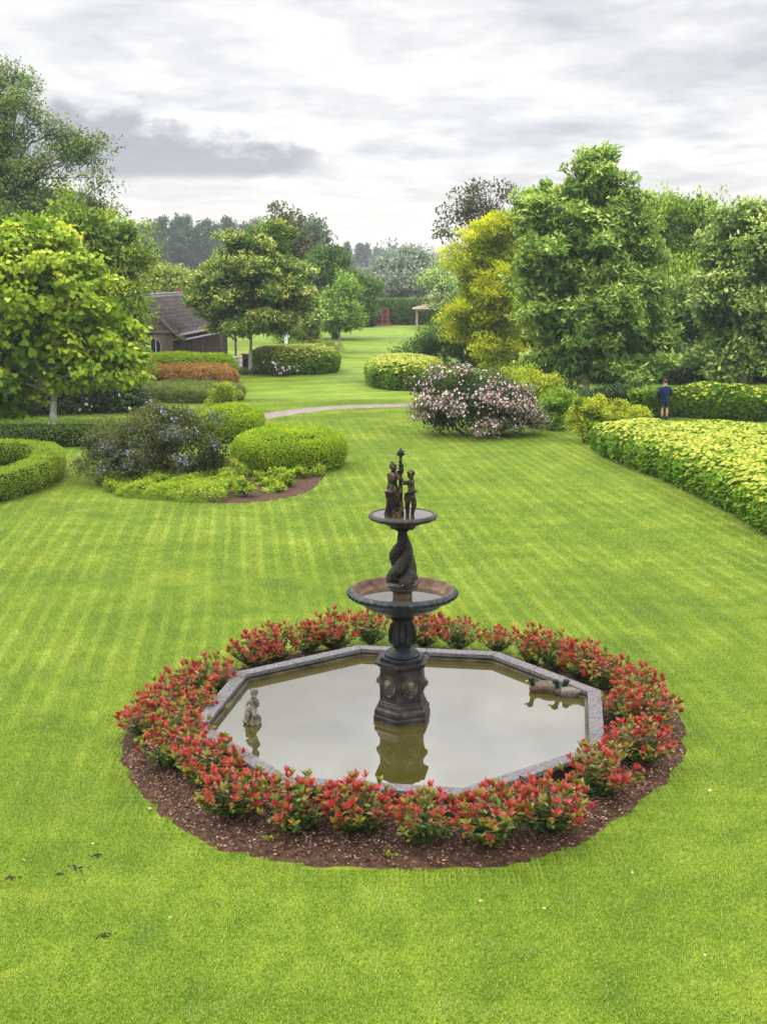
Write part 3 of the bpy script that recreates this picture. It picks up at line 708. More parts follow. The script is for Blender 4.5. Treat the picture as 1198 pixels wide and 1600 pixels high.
# thin ledge under the coping inside, just over the water line
m = MB(); lo, li = octl(PR - .187), octl(PR - .26)
m.add([(p[0], p[1], z) for w in (lo, li) for z in (WZ - .05, WZ + .035) for p in w], fs); m.build('inner_ledge', MT['wall_wet'], root)
o = sheet('water', [(PC[0] + p[0], PC[1] + p[1]) for p in octl(PR - .19)], WZ, MT['water'])
# black hose end hooked over the front right coping
h0 = G(808, 1214, RIM); h1 = G(826, 1224, RIM)
m = MB(); m.tube([(h0[0], h0[1], WZ - .02), (h0[0] + .03, h0[1] - .04, RIM + .03), ((h0[0] + h1[0]) / 2, (h0[1] + h1[1]) / 2 - .05, RIM + .05), (h1[0] + .05, h1[1] - .13, RIM + .01), (h1[0] + .07, h1[1] - .2, .2)], .011, 8)
tag(m.build('pump_hose', plain('black_rubber', (.015, .015, .018), .4), smooth=True), 'thin black hose hooked over the front right coping of the pool', 'hose')

# ------------------------------------------------------------------ fountain
F = thing('fountain', 'tall dark cast iron two tier fountain with figures in the middle of the pool', 'fountain', (PC[0] - .028, PC[1], 0))
def hexlathe(mb, prof, rot):   # six sided mouldings: r = corner radius
    n = 6; vs = []; fs = []
    for r, z in prof:
        for j in range(n):
            q = rot + 2 * math.pi * j / n; vs.append((r * math.cos(q), r * math.sin(q), z))
    for i in range(len(prof) - 1):
        for j in range(n):
            k = (j + 1) % n; fs.append((i * n + j, i * n + k, (i + 1) * n + k, (i + 1) * n + j))
    fs += [tuple(range(n))[::-1], tuple((len(prof) - 1) * n + j for j in range(n))]
    mb.add(vs, fs)
HR = R(-90 + 20 + 30)         # one face looks 20 degrees right of the camera
m = MB(); hexlathe(m, [(.425, .15), (.425, .335), (.410, .35), (.418, .40), (.405, .43), (.375, .455), (.362, .50), (.345, .52), (.345, .54), (.332, .545), (.330, 1.02), (.340, 1.035), (.355, 1.045), (.37, 1.06)], HR)
m.build('pedestal', MT['rust'], F, bevel=.006)
m = MB(); hexlathe(m, [(.37, 1.061), (.405, 1.075), (.41, 1.11), (.40, 1.113)], HR); m.build('pedestal_cap', MT['rust'], F, bevel=.005)
m = MB(); hexlathe(m, [(.325, 1.114), (.325, 1.165), (.318, 1.172)], HR); m.build('plinth', MT['iron'], F, bevel=.005)
apo = .330 * math.cos(R(30))
def lion(mb):
    """lion mask: mane tufts, brow, muzzle, ring; x across, y up, z out"""
    for i in range(11):
        q = 2 * math.pi * i / 11 + .3; mb.ball((math.cos(q) * .060, math.sin(q) * .066 + .005, .020), (.021, .027, .016), 8, 6)
    for i in range(8):
        q = 2 * math.pi * i / 8; mb.ball((math.cos(q) * .036, math.sin(q) * .044 + .010, .030), (.020, .021, .017), 8, 6)
    mb.ball((0, .004, .036), (.044, .052, .034), 12, 8)
    mb.ball((0, .010, .062), (.013, .034, .016), 8, 6)
    for s in (-1, 1):
        mb.ball((s * .020, .030, .056), (.017, .010, .012), 8, 6); mb.ball((s * .015, -.018, .062), (.017, .014, .016), 8, 6)
        mb.ball((s * .040, .048, .040), (.014, .014, .010), 8, 6)
    mb.ball((0, -.010, .076), (.012, .009, .009), 8, 6); mb.ball((0, -.040, .050), (.017, .014, .014), 8, 6)
    mb.ball((0, -.070, .024), (.024, .022, .016), 8, 6)
for k in range(6):
    fa = R(-90 + 20 + 60 * k)
    me_ = MB(); nseg = 36; rw_, rh_ = .105, .150
    for rr2, w2 in ((1.0, .0105), (.80, .006)):
        me_.tube([(rw_ * rr2 * math.cos(q), rh_ * rr2 * math.sin(q), .006) for q in np.linspace(0, 2 * math.pi, nseg + 1)], w2, 6, cap=False)
    me_.add([(rw_ * math.cos(q), rh_ * math.sin(q), .004) for q in np.linspace(0, 2 * math.pi, nseg, endpoint=False)], [tuple(range(nseg))])
    ob = me_.build('medallion', MT['medal'], F, smooth=True)
    lm = MB(); lion(lm); lo_ = lm.build('lion_mask', MT['medal'], ob, smooth=True)
    out = Vector((math.cos(fa), math.sin(fa), 0)); up = Vector((0, 0, 1)); acr = up.cross(out)
    ob.matrix_local = Matrix(((acr.x, up.x, out.x, out.x * (apo + .002)), (acr.y, up.y, out.y, out.y * (apo + .002)), (acr.z, up.z, out.z, .785), (0, 0, 0, 1)))
# dome foot and acanthus baluster
m = MB(); m.lathe([(.0, 1.173), (.246, 1.173), (.250, 1.19), (.243, 1.205), (.22, 1.212), (.205, 1.235), (.17, 1.262), (.14, 1.275), (.128, 1.285), (.128, 1.325), (.14, 1.33)], 48)
m.build('dome_foot', MT['iron'], F, smooth=True)
def leafmod(q, i, z):
    k = max(0, math.sin((z - 1.33) / .33 * math.pi)) if 1.33 < z < 1.66 else 0
    return 1 + .085 * k * (abs(math.cos(q * 4)) - .5) + .022 * k * math.cos(q * 32)
pr = [(.14, 1.33)] + [(.150 + .032 * math.sin(min(1, t * 2.2) * math.pi / 2) - .055 * max(0, t - .3) / .7, 1.335 + .32 * t) for t in np.linspace(0, 1, 22)] + [(.124, 1.665), (.140, 1.675), (.158, 1.690), (.160, 1.705), (.145, 1.72), (.125, 1.73), (.120, 1.745), (.135, 1.757)]
m = MB(); m.lathe(pr, 96, mod=leafmod); m.build('leaf_baluster', MT['iron'], F, smooth=True)
m = MB()
for k in range(8):
    q = 2 * math.pi * (k + .5) / 8; c_, s_ = math.cos(q), math.sin(q)
    m.tube([(.155 * c_, .155 * s_, 1.35), (.190 * c_, .190 * s_, 1.40), (.188 * c_, .188 * s_, 1.50), (.158 * c_, .158 * s_, 1.60), (.140 * c_, .140 * s_, 1.645)], [.012, .022, .020, .015, .006], 8)
m.build('acanthus_leaves', MT['iron'], F, smooth=True)
def beads(m, n, r, z, sz):
    for k in range(n):
        q = 2 * math.pi * k / n; m.ball((r * math.cos(q), r * math.sin(q), z), sz, 8, 6, rot=Matrix.Rotation(q, 3, 'Z'))
# lower bowl
def gad(q, i, z): return 1 + (.010 * math.cos(q * 24) if 1.80 < z < 2.0 else 0)
m = MB(); m.lathe([(.13, 1.757), (.20, 1.768), (.30, 1.80), (.42, 1.845), (.52, 1.895), (.585, 1.945), (.60, 1.975), (.625, 1.985), (.66, 1.99), (.70, 2.005), (.735, 2.035), (.755, 2.065), (.757, 2.085), (.74, 2.105), (.715, 2.122), (.70, 2.126)], 96, mod=gad)
m.build('lower_bowl', MT['iron'], F, smooth=True)
m = MB(); m.lathe([(.70, 2.1262), (.685, 2.122), (.67, 2.11), (.645, 2.07), (.60, 2.03), (.55, 2.0), (.50, 1.96), (.30, 1.90), (.0, 1.88)], 96)
m.build('bowl_lining', MT['rust_lip'], F, smooth=True)
m = MB()
for k in range(44):
    q = 2 * math.pi * k / 44; c_, s_ = math.cos(q), math.sin(q)
    m.ball((.742 * c_, .742 * s_, 2.062), (.026, .043, .036), 10, 8, rot=Matrix.Rotation(q, 3, 'Z') @ Matrix.Rotation(.55, 3, 'Y'))
m.build('egg_moulding', MT['iron'], F, smooth=True)
m = MB(); m.lathe([(.0, 0), (.565, 0)], 64); m.build('bowl_water', MT['bowl_water'], F).location = (0, 0, 2.012)
# entwined fish column
m = MB(); m.lathe([(.12, 1.95), (.132, 2.0), (.134, 2.085), (.12, 2.10)], 40, cap=True); m.build('column_drum', MT['rust_lip'], F, smooth=True)
m = MB(); m.lathe([(.10, 2.098), (.17, 2.105), (.205, 2.125), (.212, 2.145), (.20, 2.16), (.215, 2.175), (.222, 2.20), (.20, 2.225), (.12, 2.24)], 48, mod=lambda q, i, z: 1 + .03 * math.cos(q * 5), cap=True)
m.build('column_foot', MT['rust'], F, smooth=True)
for k in range(3):
    q0 = 2 * math.pi * k / 3 - 1.35; pts = []; rad = []
    for i in range(34):
        t = i / 33
        q = q0 + 4.4 * t ** .9
        rr2 = .100 * (1 - t) ** 1.2 + .032 + (.028 * math.exp(-((t - .55) / .16) ** 2))
        pts.append((rr2 * math.cos(q), rr2 * math.sin(q), 2.235 + .715 * t)); rad.append(.085 * (1 - t) ** .8 + .020 + .016 * math.exp(-((t - .5) / .2) ** 2))
    m = MB(); m.tube(pts, rad, 14)
    c_, s_ = math.cos(q0 - .15), math.sin(q0 - .15)      # head resting on the foot, with brow, snout and fins
    rm = Matrix.Rotation(q0 - .15, 3, 'Z')
    m.ball((.145 * c_, .145 * s_, 2.265), (.100, .078, .066), 14, 10, rot=rm)
    m.ball((.215 * c_, .215 * s_, 2.235), (.045, .040, .024), 10, 8, rot=rm)
    for s in (-1, 1):
        e = rm @ Vector((.185, s * .045, 2.305)); m.ball(e, .019, 8, 6)
        f1 = rm @ Vector((.13, s * .085, 2.285)); f2 = rm @ Vector((.10, s * .135, 2.34)); m.tube([f1, f2], [.024, .006], 6)
    m.build('fish', MT['scales'], F, smooth=True)
m = MB(); m.lathe([(.075, 2.93), (.085, 2.955), (.11, 2.975), (.10, 2.985)], 32)
for k in range(9):
    q = 2 * math.pi * k / 9; c_, s_ = math.cos(q), math.sin(q)
    m.tube([(.07 * c_, .07 * s_, 2.96), (.13 * c_, .13 * s_, 2.985), (.185 * c_, .185 * s_, 2.975)], [.022, .020, .005], 6)
m.build('leaf_collar', MT['iron'], F, smooth=True)
# upper bowl
m = MB(); m.lathe([(.08, 2.98), (.15, 2.995), (.24, 3.035), (.31, 3.07), (.35, 3.085), (.42, 3.098), (.455, 3.115), (.470, 3.14), (.465, 3.152), (.445, 3.172), (.425, 3.182), (.413, 3.178), (.395, 3.15), (.30, 3.11), (.0, 3.10)], 80)
m.build('upper_bowl', MT['rust'], F, smooth=True)
m = MB(); beads(m, 52, .455, 3.145, (.010, .018, .014)); m.build('bead_moulding', MT['rust'], F, smooth=True)
m = MB(); m.lathe([(.0, 0), (.412, 0)], 64); m.build('bowl_water', MT['bowl_water'], F).location = (0, 0, 3.170)
# torch pole
TX = -.03
m = MB(); m.lathe([(.050, 3.12), (.052, 3.20), (.040, 3.25), (.036, 3.30), (.042, 3.31), (.036, 3.33), (.030, 3.36), (.030, 3.55), (.024, 3.57), (.021, 3.72), (.027, 3.735), (.021, 3.75), (.018, 3.93), (.026, 3.94), (.014, 3.955)], 16, c=(TX, 0, 0), mod=lambda q, i, z: 1 + .06 * math.cos(q * 5 + z * 40), cap=True)
for z in (3.80, 3.845, 3.89): m.ball((TX - .014, -.012, z), (.017, .014, .020), 8, 6)
m.ball((TX + .022, -.01, 3.78), (.022, .018, .03), 8, 6); m.ball((TX + .02, .0, 3.745), (.024, .02, .02), 8, 6)
m.build('torch_pole', MT['bronze'], F, smooth=True)
m = MB(); m.lathe([(.012, 3.955), (.030, 3.965), (.034, 3.975), (.066, 3.988), (.068, 3.995), (.046, 4.0), (.046, 4.012), (.060, 4.016), (.040, 4.022)], 24, c=(TX, 0, 0)); m.ball((TX, 0, 4.025), (.044, .044, .034), 14, 10); m.ball((TX, 0, 4.058), .016, 8, 6)
m.build('flower_nozzle', MT['iron'], F, smooth=True)

def skin(name, J, mat, parent=None, sub=2, loc=None):
    """J: list of (key, parent key, (x,y,z), radius or (rx,ry)). one continuous skinned body"""
    idx = {j[0]: i for i, j in enumerate(J)}
    me = bpy.data.meshes.new(name); me.from_pydata([j[2] for j in J], [(idx[j[1]], i) for i, j in enumerate(J) if j[1]], []); me.update()
    o = bpy.data.objects.new(name, me); COL.objects.link(o); me.materials.append(mat)
    if parent: o.parent = parent
    if loc: o.location = loc
    s = o.modifiers.new('skin', 'SKIN'); s.use_smooth_shade = True; s.branch_smoothing = .3
    sv = me.skin_vertices[0].data
    for i, j in enumerate(J):
        r = j[3] if hasattr(j[3], '__len__') else (j[3], j[3]); sv[i].radius = r
        if j[1] is None: sv[i].use_root = True
    b = o.modifiers.new('sub', 'SUBSURF'); b.levels = sub; b.render_levels = sub
    return o
def facebits(m, c, r, fwd, up=(0, 0, 1)):
    """nose, eye sockets, lips and ears on a statue head"""
    f = Vector(fwd).normalized(); u = Vector(up); s = f.cross(u).normalized(); c = Vector(c)
    m.ball(c + f * r * .95 - u * r * .12, r * .17, 8, 6); m.ball(c + f * r * .92 - u * r * .48, (r * .24, r * .24, r * .10), 8, 6)
    for k in (-1, 1):
        m.ball(c + f * r * .86 + s * k * r * .36 + u * r * .12, r * .14, 8, 6); m.ball(c + s * k * r * .98, (r * .18, r * .18, r * .26), 8, 6)
# woman: long robe, bare arms reaching to the pole, hair in a knot
WX, WY = -.140, -.05
W = thing_child = bpy.data.objects.new('woman_figure', None); COL.objects.link(W); W.parent = F; W.location = (WX, WY, 3.16)
def rob(q, i, z):
    a = .05 * math.sin(q * 7 + z * 9) + .035 * math.sin(q * 13 - z * 14)
    return 1 + a * (1 if z < .40 else .35)
m = MB(); m.lathe([(.102, -.04), (.098, .02), (.087, .08), (.079, .16), (.079, .22), (.086, .28), (.088, .32), (.079, .36), (.064, .41), (.055, .46), (.061, .51), (.066, .545), (.058, .58), (.032, .60)], 40, mod=rob, c=(0, 0, 0))
m.ball((-.055, -.02, .335), (.052, .06, .035), 12, 8); m.ball((-.02, -.05, .34), (.06, .045, .024), 12, 8)
for k in range(6):
    q = -2.4 + k * .32; m.tube([(.075 * math.cos(q), .075 * math.sin(q), .33), (.088 * math.cos(q + .2), .088 * math.sin(q + .2), .20), (.100 * math.cos(q + .45), .100 * math.sin(q + .45), .0)], [.008, .011, .013], 6)
m.build('robe', MT['bronze'], W, smooth=True)
J = [('pel', None, (0, 0, .46), .05), ('ch', 'pel', (0, 0, .535), (.062, .05)), ('nk', 'ch', (.005, 0, .60), .024), ('hd0', 'nk', (.012, -.005, .635), .036), ('hd', 'hd0', (.014, -.008, .668), .042), ('tp', 'hd', (.008, -.004, .70), .022),
     ('sl', 'ch', (.05, -.035, .575), .026), ('el', 'sl', (.090, -.075, .505), .021), ('wr', 'el', (.150, -.055, .470), .016), ('ha', 'wr', (.180, -.045, .462), .014), ('hb', 'ha', (.196, -.04, .458), .008),
     ('sr', 'ch', (.04, .05, .575), .024), ('er', 'sr', (.090, .04, .605), .019), ('wr2', 'er', (.125, .03, .665), .014), ('h2', 'wr2', (.132, .022, .70), .012)]
skin('upper_body', J, MT['bronze'], W)
m = MB(); m.ball((.004, .0, .672), (.046, .048, .050), 14, 10, fn=lambda v: 1 + .05 * math.sin(v.z * 22 + math.atan2(v.y, v.x) * 6)); m.ball((-.005, .012, .725), (.018, .018, .016), 10, 6); facebits(m, (.018, -.012, .652), .038, (1, -.5, 0))
m.build('hair_and_face', MT['bronze'], W, smooth=True)
for (bx, by, bz, dx, dz) in ((.196, -.04, .458, 1, 0), (.132, .022, .70, .3, 1)):
    m = MB()
    for k, ln in enumerate((.020, .024, .023, .018)):
        m.tube([(bx, by + (k - 1.5) * .006, bz), (bx + dx * ln * .6, by + (k - 1.5) * .007, bz + dz * ln * .6), (bx + dx * ln, by + (k - 1.5) * .007, bz + dz * ln * .9 - .004)], [.0042, .0038, .0025], 6)
    m.tube([(bx - dx * .012, by - .010, bz), (bx + .004, by - .02, bz + .008)], [.005, .003], 6)
    m.build('hand', MT['bronze'], W, smooth=True)
# child: curly head, arms up to the woman, cloth at the hip, bare legs in the water
K = bpy.data.objects.new('child_figure', None); COL.objects.link(K); K.parent = F; K.location = (.105, -.06, 3.16)
J = [('pel', None, (.0, 0, .29), (.062, .055)), ('ab', 'pel', (.008, 0, .35), (.050, .045)), ('ch', 'ab', (.010, 0, .43), (.056, .046)), ('nk', 'ch', (.006, 0, .50), .026), ('h0', 'nk', (-.004, -.004, .535), .040), ('hd', 'h0', (-.002, -.004, .575), .045), ('tp', 'hd', (.006, 0, .605), .025),
     ('sl', 'ch', (-.035, -.035, .468), .028), ('el', 'sl', (-.085, -.06, .475), .021), ('wr', 'el', (-.135, -.045, .555), .016), ('ha', 'wr', (-.148, -.04, .585), .013),
     ('sr', 'ch', (.035, .03, .468), .028), ('er', 'sr', (-.01, .085, .43), .021), ('w2', 'er', (-.085, .07, .42), .016), ('h2', 'w2', (-.115, .06, .42), .013),
     ('tl', 'pel', (-.034, -.015, .225), .042), ('kl', 'tl', (-.042, -.02, .125), .030), ('cl', 'kl', (-.036, .0, .06), .028), ('al', 'cl', (-.038, .0, -.02), .018), ('fl', 'al', (-.045, -.045, -.035), .016),
     ('tr', 'pel', (.036, .01, .225), .046), ('kr', 'tr', (.042, -.02, .125), .032), ('cr', 'kr', (.026, .005, .06), .029), ('a2', 'cr', (.020, .005, -.02), .018), ('f2', 'a2', (.018, -.045, -.035), .016)]
skin('body', J, MT['bronze'], K)
m = MB(); m.ball((.004, .006, .585), (.050, .052, .048), 16, 12, fn=lambda v: 1 + .06 * math.sin(v.z * 17) * math.cos(math.atan2(v.y, v.x) * 7)); facebits(m, (-.008, -.014, .552), .040, (-1, -.5, 0)); m.build('curly_hair', MT['bronze'], K, smooth=True)
m = MB(); m.tube([(-.065, -.03, .30), (-.02, -.07, .33), (.05, -.05, .35), (.07, .01, .335), (.03, .06, .31), (-.05, .05, .295), (-.065, -.03, .30)], .017, 8); m.tube([(-.055, -.045, .31), (-.06, -.055, .24), (-.05, -.05, .16)], [.022, .028, .012], 8)
m.build('loin_cloth', MT['bronze'], K, smooth=True)
for (bx, by, bz, dx, dz) in ((-.148, -.04, .585, -.3, 1), (-.115, .06, .42, -1, .1)):
    m = MB()
    for k, ln in enumerate((.017, .021, .020, .015)):
        m.tube([(bx, by + (k - 1.5) * .0055, bz), (bx + dx * ln * .6, by + (k - 1.5) * .0065, bz + dz * ln * .6), (bx + dx * ln, by + (k - 1.5) * .0065, bz + dz * ln - .003)], [.004, .0035, .0025], 6)
    m.tube([(bx, by - .008, bz - .006), (bx + .008, by - .018, bz + .006)], [.0045, .003], 6)
    m.build('hand', MT['bronze'], K, smooth=True)
for o_ in (W, K): o_.empty_display_size = .1; o_.scale = (1.10, 1.10, 1.0)

# ------------------------------------------------------------------ small seated stone child in the pool
cx, cy, _ = G(394, 1130, WZ)
C = thing('stone_cherub', 'small weathered stone child sitting on a rock in the left of the pool', 'statue', (cx, cy, WZ), R(-10))
def lumpy(v): return 1 + .12 * math.sin(v.x * 9 + v.z * 7) * math.cos(v.y * 8) + .05 * math.sin(v.z * 23 + v.x * 17)
m = MB(); m.ball((0, .02, .03), (.125, .11, .10), 20, 14, fn=lumpy); m.ball((-.03, .05, .12), (.085, .08, .09), 16, 12, fn=lumpy); m.build('rock', MT['old_stone'], C, smooth=True)
J = [('pel', None, (.01, .03, .17), .058), ('ab', 'pel', (.02, .03, .235), (.055, .05)), ('ch', 'ab', (.025, .025, .30), (.06, .05)), ('nk', 'ch', (.03, .015, .365), .028), ('h0', 'nk', (.034, -.005, .405), .044), ('hd', 'h0', (.036, -.005, .445), .048), ('tp', 'hd', (.038, .0, .475), .03),
     ('sl', 'ch', (-.045, .01, .325), .026), ('el', 'sl', (-.075, -.02, .245), .022), ('wl', 'el', (-.030, -.075, .235), .018), ('fl', 'wl', (-.012, -.085, .20), .015),
     ('sr', 'ch', (.088, .01, .325), .026), ('er', 'sr', (.10, -.035, .26), .022), ('w2', 'er', (.075, -.05, .33), .018), ('f2', 'w2', (.060, -.05, .375), .015),
     ('tl', 'pel', (-.035, -.045, .165), .038), ('kl', 'tl', (-.045, -.095, .155), .032), ('cl', 'kl', (-.040, -.085, .08), .026), ('al', 'cl', (-.035, -.085, .02), .020), ('tol', 'al', (-.038, -.125, .008), .017),
     ('tr', 'pel', (.050, -.045, .165), .038), ('kr', 'tr', (.055, -.095, .150), .032), ('cr', 'kr', (.045, -.085, .08), .026), ('ar', 'cr', (.040, -.085, .02), .020), ('tor', 'ar', (.045, -.125, .008), .017)]
skin('body', J, MT['old_stone'], C)
m = MB(); m.ball((.038, .008, .455), (.055, .058, .054), 16, 12, fn=lambda v: 1 + .06 * math.sin(v.z * 15 + v.x * 12)); facebits(m, (.035, -.010, .428), .042, (0, -1, -.1)); m.build('hair_and_face', MT['old_stone'], C, smooth=True)

# ------------------------------------------------------------------ ducks
dk = {'eye': plain('duck_eye', (.005, .005, .005), .2), 'body': rough_mat('duck_back_grey', (.07, .06, .05), (.16, .135, .12), 40, .8, .4), 'brown': rough_mat('duck_brown', (.04, .03, .022), (.10, .08, .06), 45, .8, .4),
      'head': plain('duck_head_green', (.008, .018, .015), .5), 'bill': plain('duck_bill', (.22, .18, .06), .6), 'white': plain('duck_white', (.5, .5, .47), .6), 'chest': plain('duck_chest', (.065, .04, .03), .7)}
def duck(label, px, py, rz, headmat, bodymat, look=0.0, low=0.0):
    x, y, _ = G(px - 4, py + 7, WZ); d = thing('duck', label, 'duck', (x, y, WZ), rz, 'ducks on the pool')
    def bf(v):       # boat shaped body: narrow tail lifted, full chest; +x is forward
        return 1 - .28 * max(0, -v.x) ** 2 * (1 - .2 * v.z)
    m = MB(); m.ball((0, 0, .035), (.185, .088, .070), 22, 14, fn=bf); m.tube([(-.13, 0, .05), (-.19, 0, .075), (-.235, 0, .095)], [.045, .028, .008], 10); m.build('body', bodymat, d, smooth=True)
    m = MB(); m.ball((.125, 0, .040), (.068, .072, .060), 14, 10); m.build('chest', dk['chest'], d, smooth=True)
    for s in (-1, 1):
        m = MB(); m.ball((-.03, s * .062, .062), (.135, .032, .042), 16, 10, rot=Matrix.Rotation(s * .12, 3, 'Z') @ Matrix.Rotation(.07, 3, 'Y')); m.tube([(-.12, s * .045, .075), (-.20, s * .02, .088)], [.022, .005], 8)
        m.build('wing', bodymat, d, smooth=True)
    hx, hy = math.cos(look), math.sin(look); nz = .165 - low
    m = MB(); m.tube([(.135, 0, .06), (.155, 0, .11 - low * .5), (.160 + hx * .01, hy * .01, nz)], [.040, .029, .028], 12); m.ball((.168 + hx * .014, hy * .014, nz + .008), (.046, .036, .035), 14, 10, rot=Matrix.Rotation(look, 3, 'Z')); h = m.build('head', headmat, d, smooth=True)
    m = MB(); m.tube([(.205 + (hx - 1) * .03, hy * .05, nz), (.235 + (hx - 1) * .06, hy * .08, nz - .010), (.262 + (hx - 1) * .09, hy * .105, nz - .012)], [.016, .014, .011], 8); m.build('bill', dk['bill'], h, smooth=True)
    for s in (-1, 1):
        m = MB(); m.ball((.182 + (hx - 1) * .02 - s * hy * .03, hy * .03 + s * .031 * hx, nz + .016), .006, 8, 6); m.build('eye', dk['eye'], h, smooth=True)
    d.scale = (1.15,) * 3; return d
duck('grey duck nearest the coping corner with green head turned to the left', 893, 1079, R(172), dk['head'], dk['body'])
duck('grey backed duck at the left end of the three ducks facing left', 851, 1071, R(205), dk['head'], dk['brown'])
duck('dark headed duck behind the others looking right against the coping', 866, 1074, R(-20), dk['head'], dk['brown'], R(-10), .01)

# ------------------------------------------------------------------ red tipped shrubs round the pool
def photinia(seed, h, w, shoots, redness):
    rng = np.random.default_rng(seed)
    root = bpy.data.objects.new('photinia_shrub', None); COL.objects.link(root)
    st = MB(); GP, GD, GN_, GS, GT = [], [], [], [], []; RP, RD, RN, RS, RT = [], [], [], [], []
    for s in range(shoots):
        a = rng.uniform(0, 2 * np.pi); rr2 = rng.random() ** .55 * w / 2
        tip = np.array([rr2 * math.cos(a), rr2 * math.sin(a), h * (1.0 - .42 * (rr2 / (w / 2)) ** 1.8) * rng.uniform(.70, 1.06)])
        b = np.array([.05 * math.cos(a) * rng.random(), .05 * math.sin(a) * rng.random(), 0.0]); mid = b * .35 + tip * .65; mid[2] = tip[2] * .45
        pts = [b * (1 - t) ** 2 + 2 * mid * t * (1 - t) + tip * t * t for t in np.linspace(0, 1, 6)]
        st.tube(pts, [.0065, .006, .005, .004, .003, .002], 5, cap=False)
        ax = unit(tip - pts[-2]); red = rng.random() < redness
        nw = rng.integers(5, 9)
        for k in range(nw):            # upright whorl at the tip
            q = 2 * np.pi * k / nw + rng.uniform(-.3, .3); lean = rng.uniform(.35, .95)
            r0 = np.array([math.cos(q), math.sin(q), 0]); d = unit(ax + r0 * lean); nn = unit(ax * .8 - r0 * .6 + rng.normal(0, .2, 3))
            p = tip - ax * rng.uniform(0, .03)
            (RP if red else GP).append(p); (RD if red else GD).append(d); (RN if red else GN_).append(nn); (RS if red else GS).append(rng.uniform(.065, .115)); (RT if red else GT).append(np.clip(rng.normal(.62 if red else .68, .2), 0, 1))
        nl = rng.integers(12, 19)
        for k in range(nl):            # older leaves down the stem
            t = rng.uniform(.22, .97); p = b * (1 - t) ** 2 + 2 * mid * t * (1 - t) + tip * t * t
            q = rng.uniform(0, 2 * np.pi); r0 = np.array([math.cos(q), math.sin(q), 0])
            d = unit(r0 + np.array([0, 0, rng.uniform(-.25, .7)])); nn = unit(np.array([0, 0, 1.]) - d * .4 + rng.normal(0, .3, 3))
            if red and t > .72: RP.append(p); RD.append(d); RN.append(nn); RS.append(rng.uniform(.06, .10)); RT.append(np.clip(rng.normal(.25, .2), 0, 1))
            else: GP.append(p); GD.append(d); GN_.append(nn); GS.append(rng.uniform(.06, .11)); GT.append(np.clip(rng.normal(.12 + .62 * t ** 1.6, .17), 0, 1))
    st.build('stems', MT['bark'], root)
    leaves('green_leaves', np.array(GP), np.array(GD), np.array(GN_), np.array(GS), np.array(GT), LM['pgreen'], root, 'lance')
    leaves('red_leaves', np.array(RP), np.array(RD), np.array(RN), np.array(RS), np.array(RT), LM['pred'], root, 'lance')
    return root
PV = [photinia(100 + i, .64, .90, sh, rd) for i, (sh, rd) in enumerate(((62, .66), (54, .56), (68, .74), (50, .48), (58, .62)))]
ring = [ # foot px x, y, scale, label
 (365, 1276, 1.00, 'red tipped shrub in the front left bend of the ring with a dark green skirt'),
 (463, 1296, 1.08, 'broad red tipped shrub second along the front row from the left'),
 (558, 1300, 1.05, 'bushy red and orange shrub third along the front row from the left'),
 (664, 1318, 1.02, 'red tipped shrub in front of the fountain reflection, leaning dark stems below'),
 (772, 1320, 1.08, 'tall shoots of red over orange green leaves at the front right row'),
 (858, 1300, 1.05, 'red shrub with dark glossy base before the black hose on the coping'),
 (948, 1246, 1.05, 'dense red shrub at the lower right bend of the pool'),
 (1012, 1196, .98, 'orange red shrub just above the lower right bend, over bare mulch'),
 (1030, 1140, .98, 'outermost red shrub on the right side of the ring'),
 (985, 1128, .90, 'inner red shrub beside the right hand coping'),
 (1010, 1098, .92, 'red shrub at the upper right curve, second from the outer edge'),
 (962, 1078, .95, 'red shrub standing off the right coping corner'),
 (925, 1062, .98, 'green bottomed red shrub next to the right coping corner'),
 (878, 1046, 1.0, 'orange shrub directly behind the ducks'),
 (835, 1034, 1.0, 'round red shrub behind the right rear coping, first of the dense ones'),
 (776, 1018, .72, 'thin sparse shrub with grass showing through at the rear right corner'),
 (716, 1013, .88, 'open red shrub behind the rear coping right of the fountain'),
 (662, 1010, 1.0, 'rich red shrub seen just right of the fountain stem'),
 (580, 1006, .98, 'orange green shrub seen just left of the fountain stem'),
 (522, 1014, 1.02, 'wide green and red shrub at the rear coping left corner'),
 (480, 1020, .82, 'lanky red shrub between two fuller ones behind the left rear coping'),
 (430, 1032, 1.0, 'red shrub second from the gap at the rear left'),
 (392, 1040, .92, 'end red shrub beside the grassy gap at the rear left'),
 (325, 1084, .98, 'tall red shrub on the left just before the grassy gap'),
 (282, 1100, 1.0, 'deep red shrub on the upper left of the ring'),
 (243, 1125, .92, 'outer red shrub at the upper left edge of the mulch'),
 (300, 1130, .80, 'small red shrub tucked near the left coping'),
 (218, 1158, .98, 'leftmost red shrub overhanging the lawn edge'),
 (268, 1175, 1.0, 'orange red shrub left of the leftmost coping corner'),
 (252, 1205, .92, 'mottled orange green shrub on the lower left edge over mulch'),
 (312, 1228, 1.04, 'bright green skirted red shrub below the leftmost coping corner')]
rng = np.random.default_rng(77)
for i, (x, y, s, lab) in enumerate(ring):
    g = G(x, y, .06); k_ = .965 if abs(g[0] - PC[0]) > 2.2 else 1.0; g = (PC[0] + (g[0] - PC[0]) * k_, PC[1] + (g[1] - PC[1]) * k_)
    src = PV[i % 5]; rz = rng.uniform(0, 6.28); s = s * (.96 + .1 * rng.random())
    if i < 5:
        src.location = (g[0], g[1], .055); src.rotation_euler.z = rz; src.scale = (s,) * 3; o = tag(src, lab, 'shrub', 'red tipped shrubs around the pool')
    else: o = dup(src, (g[0], g[1], .055), rz, s, lab)
    o['category'] = 'shrub'; o['group'] = 'red tipped shrubs around the pool'
